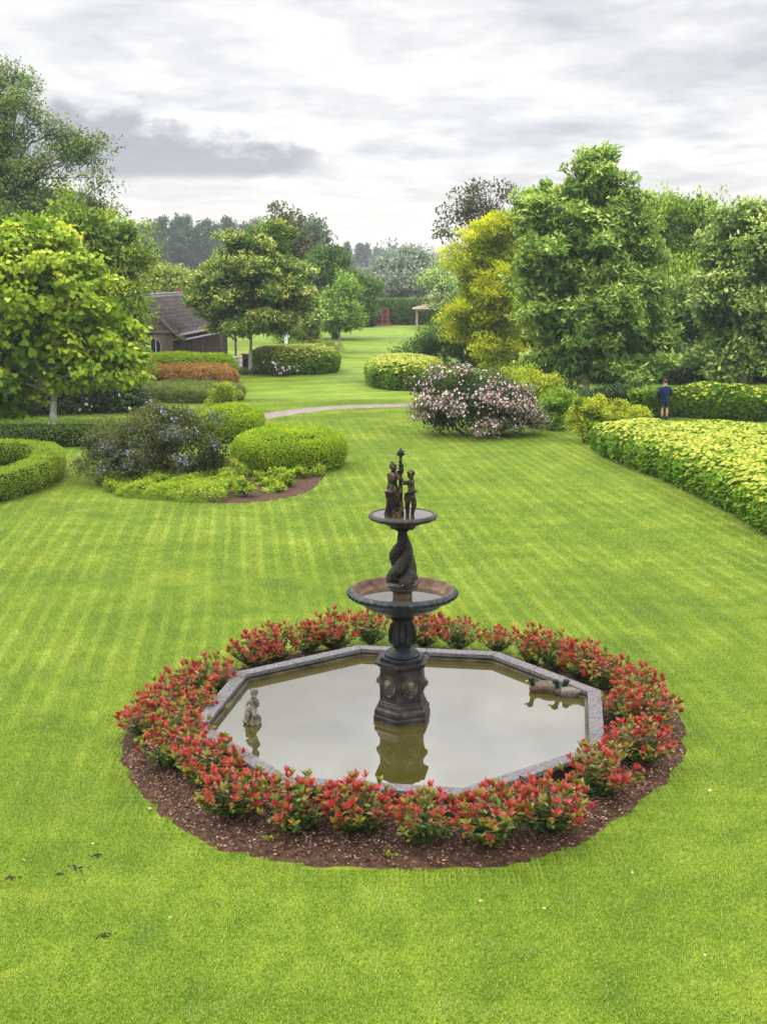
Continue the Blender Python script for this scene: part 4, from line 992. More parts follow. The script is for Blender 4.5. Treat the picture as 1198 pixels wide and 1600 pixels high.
# stray weed and fallen leaves
def weed(px, py, label):
    g = G(px, py); rng = np.random.default_rng(int(px)); n = 14; a = rng.uniform(0, 6.28, n)
    D = np.column_stack([np.cos(a), np.sin(a), rng.uniform(.2, 1.2, n)]); N = np.tile([0, 0, 1.], (n, 1)) + rng.normal(0, .3, (n, 3))
    o = leaves('weed', np.zeros((n, 3)), D, N, rng.uniform(.07, .13, n), rng.uniform(.3, .9, n), LM['low'], None, 'lance'); o.location = (g[0], g[1], .02); tag(o, label, 'weed')
weed(608, 1342, 'pale green weed tuft at the front edge of the mulch'); weed(418, 1318, 'dark low weed on the mulch at the front left')
lfm = leaf_mat('fallen_leaf_pink', [(0, (.40, .16, .10)), (1, (.55, .33, .22))], .1)
for px, py, lab in ((232, 1268, 'pink fallen leaf on the lawn left of the mulch edge'), (268, 1438, 'pale pink fallen leaf on the front lawn at lower left'), (1106, 1241, 'cream fallen leaf on the lawn right of the ring'), (985, 1368, 'red fallen leaf on the lawn below the ring at right'),
                    (1098, 1497, 'peach fallen leaf near the lower right corner'), (847, 1424, 'small brown fallen leaf on the lower right lawn'), (148, 1323, 'tiny white petal on the lawn near the bare patches'), (40, 1350, 'beige fallen leaf near the left edge of the lawn'), (1063, 1178, 'pale curled leaf on the mulch at the right edge'), (747, 1413, 'yellow fallen leaf below the middle of the ring')):
    g = G(px, py); o = leaves('fallen_leaf', np.array([[0, 0, 0.]]), np.array([[1, .3, .1]]), np.array([[.1, -.2, 1]]), [.045 if 'tiny' not in lab else .035], [.7 if 'white' in lab or 'cream' in lab else .3], LM['fl_white'] if 'white' in lab or 'cream' in lab or 'pale curled' in lab else lfm, None, 'oval')
    o.location = (g[0], g[1], .045); o.rotation_euler = (0, 0, px); tag(o, lab, 'leaf')
soil = rough_mat('worm_soil', (.014, .012, .009), (.05, .04, .028), 30, 1, .8, coords=POS)
for i, (px, py, w, lab) in enumerate(((124, 1358, .13, 'largest dark patch of bare soil in the lawn at lower left'), (150, 1338, .07, 'bare soil patch uppermost of the group at lower left'), (93, 1368, .05, 'small bare soil patch left of the largest one'), (163, 1465, .08, 'lone dark soil patch on the lower left lawn'), (18, 1373, .06, 'dark crumb of soil at the left edge of the lawn'))):
    g = G(px, py); rng = np.random.default_rng(i + 5); m = MB()
    for k in range(22):
        q, rr2 = rng.uniform(0, 6.28), abs(rng.normal(0, .62)) * w; m.ball((rr2 * math.cos(q), rr2 * math.sin(q) * .7, .016), (rng.uniform(.006, .018), rng.uniform(.006, .015), .008), 6, 4)
    o = m.build('soil_patch', soil, smooth=True); o.location = (g[0], g[1], .004); tag(o, lab, 'soil patch', 'bare soil patches in the lawn')
# ------------------------------------------------------------------ planted beds
def bed(name, label, cat, poly, parts, group=None, z=0.0):
    """poly in world xy; parts(root, local poly)"""
    c = poly.mean(0); root = thing(name, label, cat, (c[0], c[1], z), 0, group); parts(root, poly - c); return root
# clipped box hedge curling round a small bed on the left
hc = spline([G(x, y, .85)[:2] for x, y in ((-90, 757), (-40, 744), (0, 735), (37, 725), (63, 715), (77, 704), (70, 694), (43, 689), (0, 687), (-60, 687))], 5)
hp = ribbon_poly(hc, .95)
bed('box_hedge', 'low clipped bright green box hedge curling round a small bed at the left edge', 'hedge', hp, lambda r, p: mass(r, 'foliage', 21, p, .85, 30000, .048, 'box', edge=.16, lumpy=.025, wild=.5, depth=.07, lscale=1.6, under=.12))
sheet('soil', ribbon_poly(hc, 1.25), .010, MT['mulch'])
inner = px_poly([(-120, 745), (0, 728), (45, 718), (55, 706), (30, 700), (-120, 700)])
sheet('soil', inner, .014, MT['mulch'])
a0, a1 = G(-80, 701), G(130, 700)
hp = np.array([(a0[0], a0[1]), (a1[0], a1[1]), (a1[0], a1[1] + 1.2), (a0[0], a0[1] + 1.2)]); hp = smooth_poly(hp, 40)
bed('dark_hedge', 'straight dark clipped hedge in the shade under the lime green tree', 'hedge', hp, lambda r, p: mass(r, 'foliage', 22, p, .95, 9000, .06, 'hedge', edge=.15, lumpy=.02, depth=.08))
# pale hydrangea bed along the right of the lawn
hy = px_poly([(925, 704), (938, 714), (970, 728), (1004, 741), (1049, 760), (1097, 782), (1139, 804), (1190, 836), (1290, 890), (1420, 880, 1.1), (1400, 700, 1.1), (1198, 663, 1.1), (1080, 659, 1.1), (985, 657, 1.1), (945, 659, 1.1)])
hy = smooth_poly(hy, 90)
def f(r, p):
    mass(r, 'foliage', 31, p, 1.12, 66000, .13, 'hydr', 'heart', edge=.5, lumpy=.09, wild=.6, depth=.16, lscale=1.0, tshift=.05)
    heads(r, 'flower_heads', 31, p, 1.14, 4600, .086, 'fl_hydr', edge=.5, lumpy=.09, side=.10)['kind'] = 'stuff'
bed('hydrangea_bed', 'deep bed of hydrangeas covered in pale lime yellow flower heads right of the lawn', 'hydrangeas', hy, f)
sheet('soil', hy + np.array([-.08, -.06]), .009, MT['mulch'])
h2 = px_poly([(998, 655), (1050, 653), (1110, 656), (1200, 661), (1330, 668)]); top = np.array([G(x, y, 1.5)[:2] for x, y in ((1330, 606), (1200, 604), (1110, 598), (1040, 600), (1000, 606))])
h2 = smooth_poly(np.vstack([h2, top]), 60)
def f(r, p):
    mass(r, 'foliage', 33, p, 1.5, 30000, .15, 'hydr', 'heart', edge=.7, lumpy=.05, wild=.6, depth=.18, tshift=-.17)
    heads(r, 'flower_heads', 33, p, 1.52, 560, .09, 'fl_hydr', edge=.7, lumpy=.05, side=.3)['kind'] = 'stuff'
bed('hydrangea_bed', 'darker green hydrangea bank behind the man, fewer flower heads', 'hydrangeas', h2, f)
def bush(name, label, px, py, rx, rz, Yd, mat, n_cl, per, cr, leaf, seed, cat='shrub', shape='oval', lobes=None, stems=26, flowers=None, group=None, cheap=True, **k):
    """free growing shrub made of lobes, standing on the ground at (px, Yd)"""
    rng = np.random.default_rng(seed)
    b = AT(px, py, Yd); root = thing(name, label, cat, (b[0], b[1], 0), 0, group)
    L = lobes or [(px, py, rx, rz)]
    LB = [((c[0] - b[0], c[1] - b[1], c[2]), r) for c, r in px_lobes(Yd, L)]
    k.setdefault('low_cut', .05)
    o, cen = crown('foliage', rng, LB, n_cl, per, cr, leaf, LM[mat], root, shape, cheap, **k)
    mb = MB()
    for q in cen[rng.choice(len(cen), min(stems, len(cen)), replace=False)]:
        s = Vector((rng.normal(0, .12) + q[0] * .1, rng.normal(0, .10), -.02)); q = Vector(q); mid = s.lerp(q, .5) + Vector((0, 0, .12 * q.z))
        mb.tube([s, mid, q], [.022, .014, .005], 5, cap=False)
    mb.build('stems', MT['bark'], root)
    if flowers: flowers(root, rng, cen, LB, o)
    return root
def flwr(mat, n, size, sel, name='flowers', out=.0):
    def f(root, rng, cen, LB, o):
        C = np.array([l[0] for l in LB]); Rr = np.array([l[1] for l in LB])
        me = o.data; k = len(me.vertices); co = np.empty(k * 3, np.float32); me.vertices.foreach_get('co', co); co = co.reshape(-1, 3)
        P = co[::4][rng.permutation(k // 4)]
        q = (((P[:, None, :] - C[None]) / Rr[None]) ** 2).sum(2).min(1)
        P = P[(q > .5) & (P[:, 1] < .9) & (P[:, 2] > .1)]; P = P[sel(P, rng)][:n]
        N = unit(unit(P - C.mean(0)) + np.array([0, -.3, .4]) + rdir(rng, len(P)) * .4)
        # each flower: five little petals
        m = 5; q = np.arange(m) * 2 * np.pi / m
        A = unit(np.cross(N, rdir(rng, len(P)))); B = np.cross(N, A)
        D = A[:, None] * np.cos(q)[None, :, None] + B[:, None] * np.sin(q)[None, :, None] + N[:, None] * .35
        PP = np.repeat(P + N * size * .5, m, 0); NN = np.repeat(N, m, 0)
        t = np.repeat(np.clip(rng.normal(.5, .27, len(P)), 0, 1), m)
        s = np.repeat(size * rng.uniform(.6, 1.25, len(P)), m)
        fo = leaves(name, PP, D.reshape(-1, 3), NN, s, t, LM[mat], root, 'oval', True); fo['kind'] = 'stuff'
    return f
# the big pink rose in front of the path
bush('rose_bush', 'large arching rose bush covered in small pale pink flowers on the lawn', 742, 650, 0, 0, 47.5, 'rose', 520, 60, .34, .085, 41, cat='rose bush', stems=40,
     lobes=[(735, 640, 92, 44, 0, 1.5), (705, 608, 58, 36, .2), (750, 602, 60, 34, .3), (785, 635, 54, 42, 0), (652, 602, 28, 18, .2), (800, 655, 42, 28), (690, 655, 42, 30), (822, 622, 14, 16)],
     flowers=flwr('fl_rose', 2600, .055, lambda P, r: (r.random(len(P)) < np.clip(.95 - .5 * ((P[:, 0] > .3) & (P[:, 2] > 2.2)), 0, 1))), shell=(.8, 1.05))
bush('rose_thicket', 'loose olive green thicket rising behind the right of the pink rose bush', 815, 600, 0, 0, 54, 'yellow', 200, 50, .40, .09, 42, lobes=[(800, 598, 50, 24), (835, 610, 40, 26), (860, 600, 25, 20)])
# dark blue flowered shrub
bush('ceanothus_shrub', 'large spreading dark shrub sprinkled with small blue flowers', 245, 700, 0, 0, 37.0, 'cean', 760, 62, .26, .055, 43, stems=70, shell=(.7, 1.06),
     lobes=[(185, 712, 60, 44, -.2, 1.3), (235, 690, 80, 54, 0, 1.5), (300, 685, 62, 48, .2, 1.4), (335, 712, 34, 40, 0, .9), (150, 700, 34, 30), (220, 740, 85, 32, -.5, 1.2), (300, 735, 55, 34, -.3, 1.2), (262, 655, 40, 28)],
     flowers=flwr('fl_blue', 750, .034, lambda P, r: r.random(len(P)) < np.clip(.05 + .38 * ((P[:, 0] > .25) & (P[:, 2] > .7)) * (np.sin(P[:, 0] * 5 + P[:, 2] * 3) > -.2) + .42 * ((np.abs(P[:, 0] + .95) < .5) & (np.abs(P[:, 2] - 1.0) < .38)), 0, 1)))
# ground cover and clumps at its foot
gp = smooth_poly(px_poly([(170, 770), (240, 782), (330, 786), (352, 778), (372, 752), (400, 742), (470, 738), (500, 735), (470, 722), (380, 715), (300, 735), (200, 740)]), 70)
bed('ground_cover', 'bright green ground cover spilling from under the blue flowered shrub', 'ground cover', gp, lambda r, p: mass(r, 'foliage', 44, p, .36, 24000, .075, 'low', 'oval', edge=.25, lumpy=.45, wild=.9, depth=.06, lscale=2.2, core=False, tshift=.08))['kind'] = 'stuff'
mp = smooth_poly(px_poly([(300, 770), (325, 784), (350, 788), (420, 783), (475, 771), (502, 752), (500, 735), (430, 725), (340, 735), (305, 750)]), 60)
sheet('soil', mp, .010, MT['path'] if False else MT['mulch']); NOGRASS.append(mp)
rng = np.random.default_rng(5)
for i, (px, py, s, lab) in enumerate(((385, 775, .36, 'bushy pale green clump nearest the lawn on the mulch strip'), (405, 758, .34, 'pale green clump left of centre on the mulch strip'), (425, 768, .30, 'small pale clump low in the middle of the mulch strip'), (438, 752, .36, 'pale green clump in the middle of the mulch strip'),
                                 (455, 760, .30, 'small yellowish clump right of the middle of the mulch strip'), (470, 748, .36, 'pale clump second from the right on the mulch strip'), (488, 742, .32, 'rightmost pale green clump below the golden mound'), (360, 756, .36, 'leafy clump at the left end of the mulch strip'))):
    g = G(px, py); root = thing('perennial_clump', lab, 'plant', (g[0], g[1], 0), 0, 'pale clumps on the mulch strip')
    o, cen = crown('foliage', rng, [((0, 0, s * .62), (s * .95, s * .9, s * .8))], 26, 34, .13, .085, LM['low'], root, 'oval', True, inner=False)
    mb = MB()
    for q in cen[:10]: mb.tube([(0, 0, 0), tuple(q)], [.008, .003], 5, cap=False)
    mb.build('stems', MT['bark'], root)
# golden mounds
g = ellipse(-2.95 + .15, 39.6, 1.80, 1.9, 0, 44, 3, .05); cxy = AT(452, 700, 39.6); g = g - g.mean(0) + np.array([cxy[0], 39.7])
bed('golden_mound', 'large smooth clipped mound of bright yellow green leaves beside the blue flowered shrub', 'shrub', g, lambda r, p: mass(r, 'foliage', 51, p, 1.28, 26000, .07, 'goldbox', edge=.85, lumpy=.05, wild=.5, depth=.09, lscale=1.4, under=.42))
c = AT(362, 650, 46.5); bed('golden_mound', 'smaller yellow green mound behind the blue flowered shrub by the path', 'shrub', ellipse(c[0], 46.5, 1.15, 1.5, 0, 40, 4), lambda r, p: mass(r, 'foliage', 52, p, 1.35, 12000, .085, 'goldbox', edge=.8, lumpy=.09, wild=.8, depth=.10, under=.42))
c = AT(352, 615, 52); bush('spirea_bush', 'small upright yellow leaved bush above the yellow green mound', 352, 625, 0, 0, 52, 'yellow', 60, 40, .22, .08, 53, lobes=[(352, 620, 24, 22), (345, 612, 10, 14)])
# copper, green and lavender island bed
c = AT(290, 600, 61.5); bed('lavender_bed', 'grey green lavender drift along the front of the copper shrubs', 'lavender', ellipse(c[0], 61.5, 2.9, 2.2, 0, 50, 6, .04), lambda r, p: mass(r, 'foliage', 61, p, .72, 22000, .15, 'lav', 'lance', edge=.5, lumpy=.10, wild=.7, depth=.12, lscale=2.2, up=1.4))
c = AT(300, 600, 66.0); bed('copper_shrubs', 'low drift of orange copper leaved shrubs behind the lavender', 'shrubs', ellipse(c[0], 66, 2.6, 2.6, 0, 50, 7, .04), lambda r, p: mass(r, 'foliage', 62, p, 1.35, 20000, .11, 'copper', 'oval', edge=.9, lumpy=.08, wild=.9, depth=.12, lscale=2.0, up=.5))
c = AT(293, 590, 70.5); bed('laurel_hedge', 'bright green low hedge between the copper shrubs and the wooden barn', 'hedge', ellipse(c[0], 70.5, 2.75, 1.8, 0, 50, 8, .04), lambda r, p: mass(r, 'foliage', 63, p, 1.75, 18000, .11, 'goldbox', 'oval', edge=.8, lumpy=.06, wild=.8, depth=.12, tshift=-.08))
# far yellow topped beds
def hyd(label, px, Yd, rx, ry, h, seed, n, nh, name='hydrangea_bed'):
    c = AT(px, 600, Yd)
    def f(r, p):
        mass(r, 'foliage', seed, p, h, n, .14, 'hydr', 'oval', edge=1.0, lumpy=.06, wild=.7, depth=.14, tshift=0); heads(r, 'flower_heads', seed, p, h + .02, nh, .105, 'fl_hydr', edge=1.0, lumpy=.06, side=.25)['kind'] = 'stuff'
    bed(name, label, 'hydrangeas', ellipse(c[0], Yd, rx, ry, 0, 48, seed, .04), f)
hyd('oval bed of pale yellow flowering hydrangeas right of the white stemmed maple', 463, 79.5, 2.75, 3.6, 1.55, 71, 16000, 900)
hyd('oval pale yellow hydrangea bed behind the left of the pink rose bush', 632, 70.5, 2.35, 4.4, 1.45, 72, 17000, 1300)
bush('rose_border', 'low strip of small white roses between the maple and the yellow bed', 428, 572, 0, 0, 75.5, 'rose', 60, 40, .25, .08, 73, lobes=[(420, 573, 22, 8), (440, 574, 18, 7)], flowers=flwr('fl_white', 60, .09, lambda P, r: r.random(len(P)) < .5), stems=12)
bush('lavender_tuft', 'small grey green tuft around the foot of the white stemmed maple', 385, 583, 0, 0, 77, 'lav', 40, 40, .25, .10, 74, lobes=[(378, 581, 20, 6), (398, 580, 12, 6)], stems=8)
bush('laurel_bush', 'rounded mid green bush behind the far yellow bed', 470, 525, 0, 0, 101, 'box', 150, 50, .5, .16, 75, lobes=[(455, 524, 30, 16), (485, 522, 18, 14)])
bush('juniper_bush', 'low olive bush at the right end of the far yellow bed', 495, 540, 0, 0, 93, 'low', 90, 40, .4, .14, 76, lobes=[(495, 541, 32, 9)], tshift=0) if False else bush('juniper_bush', 'low olive bush at the right end of the far yellow bed', 495, 540, 0, 0, 93, 'mustard', 90, 40, .4, .14, 76, lobes=[(495, 541, 32, 9)])
# golden shrubs where the right bed begins
bush('green_shrub', 'leafy mid green shrub at the head of the golden border right of the rose', 878, 640, 0, 0, 49.5, 'hydr', 170, 50, .32, .10, 81, lobes=[(878, 636, 28, 28), (868, 650, 20, 20)])
bush('golden_shrub', 'tallest bright golden shrub at the lawn edge of the border', 918, 650, 0, 0, 45.5, 'yellow', 200, 52, .28, .085, 82, lobes=[(917, 652, 26, 30), (905, 635, 12, 22), (932, 640, 14, 24), (935, 668, 18, 20)], tshift=.1) if False else bush('golden_shrub', 'tallest bright golden shrub at the lawn edge of the border', 918, 650, 0, 0, 45.5, 'yellow', 200, 52, .28, .085, 82, lobes=[(917, 652, 26, 30), (905, 635, 12, 22), (932, 640, 14, 24), (935, 668, 18, 20)])
bush('golden_shrub', 'middle golden shrub above the pale hydrangeas', 958, 648, 0, 0, 48, 'yellow', 110, 48, .24, .08, 83, lobes=[(958, 648, 20, 18), (965, 635, 8, 12)])
bush('golden_shrub', 'low golden shrub nearest the man', 994, 652, 0, 0, 49.5, 'yellow', 110, 48, .22, .08, 84, lobes=[(994, 650, 20, 14), (1003, 643, 6, 8)])
bush('yew_shrub', 'dark flat topped shrub between the tulip tree trunk and the man', 965, 620, 0, 0, 57.5, 'dark', 200, 50, .4, .12, 85, lobes=[(950, 620, 40, 20), (985, 622, 25, 18)])
# tall clipped hedge closing the far end of the lawn
hx0, hx1 = G(440, 509), G(760, 509)
hp = smooth_poly(np.array([(hx0[0], 149.5), (hx1[0], 149.5), (hx1[0], 152), (hx0[0], 152)]), 60)
hp = np.array([(x, 149.3) for x in np.linspace(hx0[0], hx1[0], 40)] + [(x, 151.8) for x in np.linspace(hx1[0], hx0[0], 40)])
bed('tall_hedge', 'tall clipped dark green hedge closing the far end of the lawn', 'hedge', hp, lambda r, p: mass(r, 'foliage', 91, p, 3.05, 36000, .26, 'hedge', edge=.3, lumpy=.012, wild=.6, depth=.15, lscale=.5, under=.08))
bed('side_hedge', 'short dark hedge end beside the red gate, nearer than the tall hedge', 'hedge', np.array([(x, 143.2) for x in np.linspace(G(540, 511)[0], G(583, 511)[0], 14)] + [(x, 148.5) for x in np.linspace(G(587, 511)[0], G(540, 511)[0], 14)]), lambda r, p: mass(r, 'foliage', 92, p, 3.0, 9000, .26, 'dark', edge=.3, lumpy=.012, wild=.6, depth=.15, lscale=.5, under=.08))
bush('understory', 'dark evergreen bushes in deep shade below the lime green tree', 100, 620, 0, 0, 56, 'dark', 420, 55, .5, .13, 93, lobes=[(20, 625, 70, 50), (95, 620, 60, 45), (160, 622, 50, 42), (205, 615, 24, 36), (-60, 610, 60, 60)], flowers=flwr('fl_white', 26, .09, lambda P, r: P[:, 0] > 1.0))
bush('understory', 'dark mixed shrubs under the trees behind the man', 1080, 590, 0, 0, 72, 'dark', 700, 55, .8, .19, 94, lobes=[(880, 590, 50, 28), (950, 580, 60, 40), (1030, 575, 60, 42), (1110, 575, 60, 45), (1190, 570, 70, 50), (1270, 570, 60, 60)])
bush('cotoneaster', 'spreading dark green shrub at the foot of the golden tree', 690, 540, 0, 0, 84, 'hedge', 420, 55, .7, .16, 95, lobes=[(700, 520, 46, 26), (668, 540, 34, 22), (735, 545, 46, 32), (648, 552, 24, 14), (790, 560, 50, 30)])

# ------------------------------------------------------------------ trees
tree('catalpa_tree', 'lime green tree with big heart shaped leaves and a pale trunk at left', 201, 82, 668, 50, 520, .17,
     [(50, 440, 100, 92), (0, 410, 85, 80), (105, 440, 70, 56), (150, 505, 66, 62), (70, 545, 118, 56), (-5, 600, 66, 66), (176, 565, 42, 38), (-70, 500, 90, 110), (40, 365, 48, 34), (10, 642, 34, 24), (-40, 640, 40, 40)],
     'catalpa', 1300, 24, .46, .215, 'heart', 'bark_pale', nb=50, cheap=False, hang=.8, fill=.06, shell=(.80, 1.03), flat=.7, bough=1.3)
tree('ash_tree', 'tallest tree at the upper left with fine dark green leaves and sky showing through', 202, 10, 560, 78, 170, .42,
     [(5, 140, 62, 48), (35, 165, 62, 52), (75, 200, 58, 48), (118, 228, 44, 38), (-50, 220, 95, 95), (55, 262, 74, 36), (112, 300, 66, 26), (152, 322, 38, 20), (10, 320, 80, 40)],
     'ash', 760, 50, .80, .20, 'oval', 'bark', nb=130, inner=False, fill=.2, shell=(.6, 1.06), lr=.04)
tree('walnut_tree', 'broad mid green tree between the lime green tree and the barn', 203, 150, 600, 64, 380, .3,
     [(120, 350, 62, 42), (165, 385, 55, 48), (180, 440, 48, 60), (188, 505, 42, 60), (205, 550, 26, 40), (90, 400, 60, 60), (200, 365, 20, 20)],
     'walnut', 460, 50, .75, .22, 'oval', 'bark', nb=50, shell=(.75, 1.06))
tree('red_maple', 'round headed maple with pale shoot tips and a white trunk beside the barn', 204, 391, 585, 77, 440, .13,
     [(395, 455, 80, 70), (385, 402, 50, 42), (424, 392, 38, 44), (345, 455, 44, 42), (448, 455, 38, 58), (392, 500, 72, 28), (314, 474, 20, 16), (428, 362, 14, 14)],
     'maple', 900, 54, .50, .22, 'lobed', 'bark_pale', nb=60, shell=(.82, 1.05))
tree('linden_tree', 'pale yellow green tree squeezed behind the right side of the maple', 205, 484, 540, 93, 470, .2, [(482, 472, 16, 44), (474, 430, 16, 30), (487, 500, 16, 22)], 'sage', 160, 40, .5, .22)
tree('poplar_tree', 'lone thin crowned tree rising above the maple', 206, 440, 520, 125, 345, .3, [(435, 335, 30, 22), (448, 352, 26, 26), (455, 385, 34, 34)], 'sparse', 130, 16, .8, .42, nb=70, inner=False, fill=.4, bough=1.5, twig=(2, 4))
tree('oak_tree', 'dark tree behind and right of the lone thin crowned tree', 207, 478, 500, 190, 380, .4, [(478, 378, 22, 28), (465, 400, 24, 30), (490, 400, 12, 22)], 'poplar', 130, 40, 2.2, .6, nb=20)
tree('hornbeam_tree', 'dense dark pyramid shaped tree near the far hedge', 208, 524, 512, 118, 430, .3, [(522, 398, 22, 18), (515, 420, 36, 28), (530, 450, 46, 38), (538, 474, 42, 28), (515, 478, 40, 26)], 'pyr', 460, 50, .95, .30, nb=30)
tree('young_oak', 'young open green tree with a thin white stem on the far lawn', 209, 529, 548, 99, 470, .13, [(530, 460, 22, 34), (528, 486, 35, 22), (546, 497, 22, 12), (511, 497, 20, 12)], 'young', 260, 36, .65, .24, 'oval', 'bark_pale', nb=40, inner=False, fill=.25)
tree('silver_willow', 'rounded grey green willow beyond the far hedge', 210, 628, 480, 190, 440, .5, [(628, 428, 40, 34), (652, 438, 36, 32), (606, 440, 26, 30), (640, 405, 22, 14)], 'silver', 460, 45, 1.8, .5, nb=20)
tree('birch_tree', 'thin pale tree between the willow and the golden tree', 211, 690, 500, 140, 420, .2, [(690, 402, 28, 24), (700, 440, 34, 26), (712, 470, 30, 26)], 'sage', 130, 36, 1.2, .34, nb=30, inner=False, fill=.25)
tree('aspen_tree', 'sparse dark twiggy tree rising behind the golden tree', 212, 760, 560, 92, 320, .3, [(745, 298, 40, 24), (712, 328, 30, 28), (785, 304, 26, 24), (698, 362, 22, 20), (765, 340, 44, 26), (735, 330, 36, 26)],
     'sparse', 200, 12, .5, .27, nb=130, inner=False, fill=.4, shell=(.45, 1.12), bough=1.5, twig=(2, 4))
tree('golden_locust', 'bright yellow green feathery tree left of the tall tulip tree', 213, 775, 590, 74, 420, .22,
     [(785, 362, 52, 36), (755, 395, 46, 38), (742, 450, 38, 44), (790, 430, 60, 62), (735, 505, 36, 34), (770, 525, 60, 46), (800, 350, 40, 28), (830, 380, 30, 40)],
     'golden', 640, 60, .62, .20, 'lance', nb=50, flat=.38, shell=(.78, 1.06), droop=.25)
tree('tulip_tree', 'tallest tree on the right, dense conical crown of lobed green leaves', 214, 912, 610, 64, 300, .24,
     [(930, 262, 36, 28), (925, 300, 60, 34), (860, 325, 42, 34), (968, 330, 44, 38), (900, 370, 88, 48), (985, 390, 38, 48), (875, 430, 68, 50), (960, 450, 72, 55), (895, 500, 76, 50), (985, 510, 68, 52), (1030, 530, 30, 38), (885, 560, 58, 32), (960, 565, 84, 32)],
     'tulip', 1500, 50, .52, .26, 'lobed', 'bark_pale', nb=60, shell=(.8, 1.07), fill=.08)
tree('weeping_willow', 'soft light green tree behind and right of the tulip tree', 215, 1055, 600, 86, 380, .35, [(1050, 335, 58, 44), (1095, 335, 38, 38), (1055, 395, 60, 62), (1015, 330, 26, 34), (1080, 430, 50, 60)], 'willow', 420, 60, .95, .26, 'lance', nb=40, hang=1.2, droop=.8, flat=1.1)
tree('whitebeam_tree', 'pale sage green tree at the right edge of the photo', 216, 1160, 600, 66, 400, .2,
     [(1152, 352, 42, 32), (1135, 405, 52, 50), (1185, 395, 56, 60), (1112, 470, 42, 44), (1165, 475, 66, 56), (1130, 545, 48, 40), (1195, 545, 50, 44), (1250, 450, 70, 120)],
     'sage', 900, 50, .56, .25, 'oval', 'bark_pale', nb=60, shell=(.8, 1.07))
tree('elm_tree', 'grey green tree top peeping over the right edge behind the sage tree', 217, 1195, 560, 115, 360, .3, [(1190, 345, 26, 26), (1230, 350, 40, 40)], 'ash', 130, 45, 1.3, .35, nb=20)
tree('cypress_tree', 'grey green upright tree between the left trees and the poplar row', 218, 214, 500, 125, 400, .25, [(212, 392, 18, 40), (216, 425, 22, 32)], 'silver', 170, 45, .9, .28, nb=10)
tree('orchard_tree', 'rounded yellow green tree behind the barn ridge', 219, 255, 500, 106, 445, .2, [(250, 436, 34, 20), (282, 442, 30, 18), (230, 448, 24, 20)], 'mustard', 200, 45, .9, .26, nb=14)
tree('orchard_tree', 'second yellow green tree half hidden behind the maple', 220, 320, 500, 112, 448, .2, [(315, 445, 30, 16), (345, 440, 30, 24)], 'mustard', 150, 45, .9, .26, nb=14)
tree('beech_tree', 'dark tree filling the gap behind the ash at the left edge', 221, 40, 560, 92, 330, .3, [(30, 340, 80, 50), (120, 400, 80, 60), (0, 430, 90, 80), (150, 480, 60, 70)], 'dark', 420, 50, 1.2, .34, nb=20)
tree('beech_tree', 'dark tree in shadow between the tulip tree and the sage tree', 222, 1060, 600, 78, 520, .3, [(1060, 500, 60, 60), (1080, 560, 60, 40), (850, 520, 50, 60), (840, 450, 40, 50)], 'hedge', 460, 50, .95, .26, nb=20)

# avenue of tall poplars across the fields
def poplar(seed, name='field_poplar'):
    rng = np.random.default_rng(seed); root = bpy.data.objects.new(name, None); COL.objects.link(root)
    L = [((rng.normal(0, .5), rng.normal(0, .5), z), (w * rng.uniform(.8, 1.1), w, 2.0)) for z, w in ((4.5, 1.4), (6.5, 1.7), (8.6, 2.0), (10.6, 2.1), (12.6, 2.2), (14.6, 2.2), (16.4, 2.0), (18, 1.6), (19.2, 1.1))]
    o, cen = crown('crown', rng, L, 230, 24, .8, .55, LM['poplar'], root, 'oval', True, inner=False, fill=.35, shell=(.5, 1.05), bough=.9, twig=(1, 3))
    limbs(rng, (0, 0, 0), (0, 0, 17), .28, cen[rng.choice(len(cen), 22)]).build('trunk', MT['bark'], root)
    return root
PP = [poplar(300 + i) for i in range(3)]; rng = np.random.default_rng(9)
for i in range(25):
    px = 224 + i * 11.2 + rng.normal(0, 2.0); Yd = 350 + rng.uniform(-6, 6) + i * 1.4; b = AT(px, 430, Yd); s = 1.02 + rng.normal(0, .035)
    if i < 3: o = PP[i]; o.location = (b[0], Yd, 0); o.scale = (s, s, s)
    else: o = dup(PP[i % 3], (b[0], Yd, 0), rng.uniform(0, 6.28), s)
    tag(o, 'tall grey green poplar in the long row across the fields at left', 'tree', 'row of tall poplars across the fields')
# woods on the horizon
def far_wood(name, label, Yd, L, seed, n_cl, per, cr, leaf, mat='poplar'):
    rng = np.random.default_rng(seed); root = thing(name, label, 'wood', (0, Yd, 0)); root['kind'] = 'stuff'
    LB = [((c[0], c[1] - Yd, c[2]), r) for c, r in px_lobes(Yd, L)]
    o, cen = crown('canopy', rng, LB, n_cl, per, cr, leaf, LM[mat], root, 'oval', True, inner=True, shell=(.8, 1.05)); return root
rg = np.random.default_rng(31)
far_wood('distant_wood', 'low bluish wood on the horizon beyond the fields', 620, [(x + rg.normal(0, 5), 418 + rg.normal(0, 3) - 14 * math.exp(-((x - 592) / 40) ** 2), 22, 20 + rg.uniform(-3, 4), rg.uniform(-10, 20), 10) for x in range(-60, 1300, 20)], 401, 1500, 22, 4.2, 2.0)
far_wood('copse', 'green thicket at the foot of the poplar row', 330, [(x + rg.normal(0, 4), 440 + rg.normal(0, 3), 20, 14, rg.uniform(-5, 5), 5) for x in range(205, 500, 18)], 402, 300, 30, 2.0, .9)
def small_pop(px, top, Yd, lab, seed):
    s = MPP(Yd); h = (402 - top) * s
    tree('horizon_poplar', lab, seed, px, 430, Yd, top + 6, .3, [(px, top + 6, 4.2, 7), (px, top + 15, 5.4, 10), (px, top + 28, 5, 10)], 'poplar', 60, 24, 1.3, .8, nb=8, bough=.6, twig=(1, 3), group='three slim poplars on the horizon')
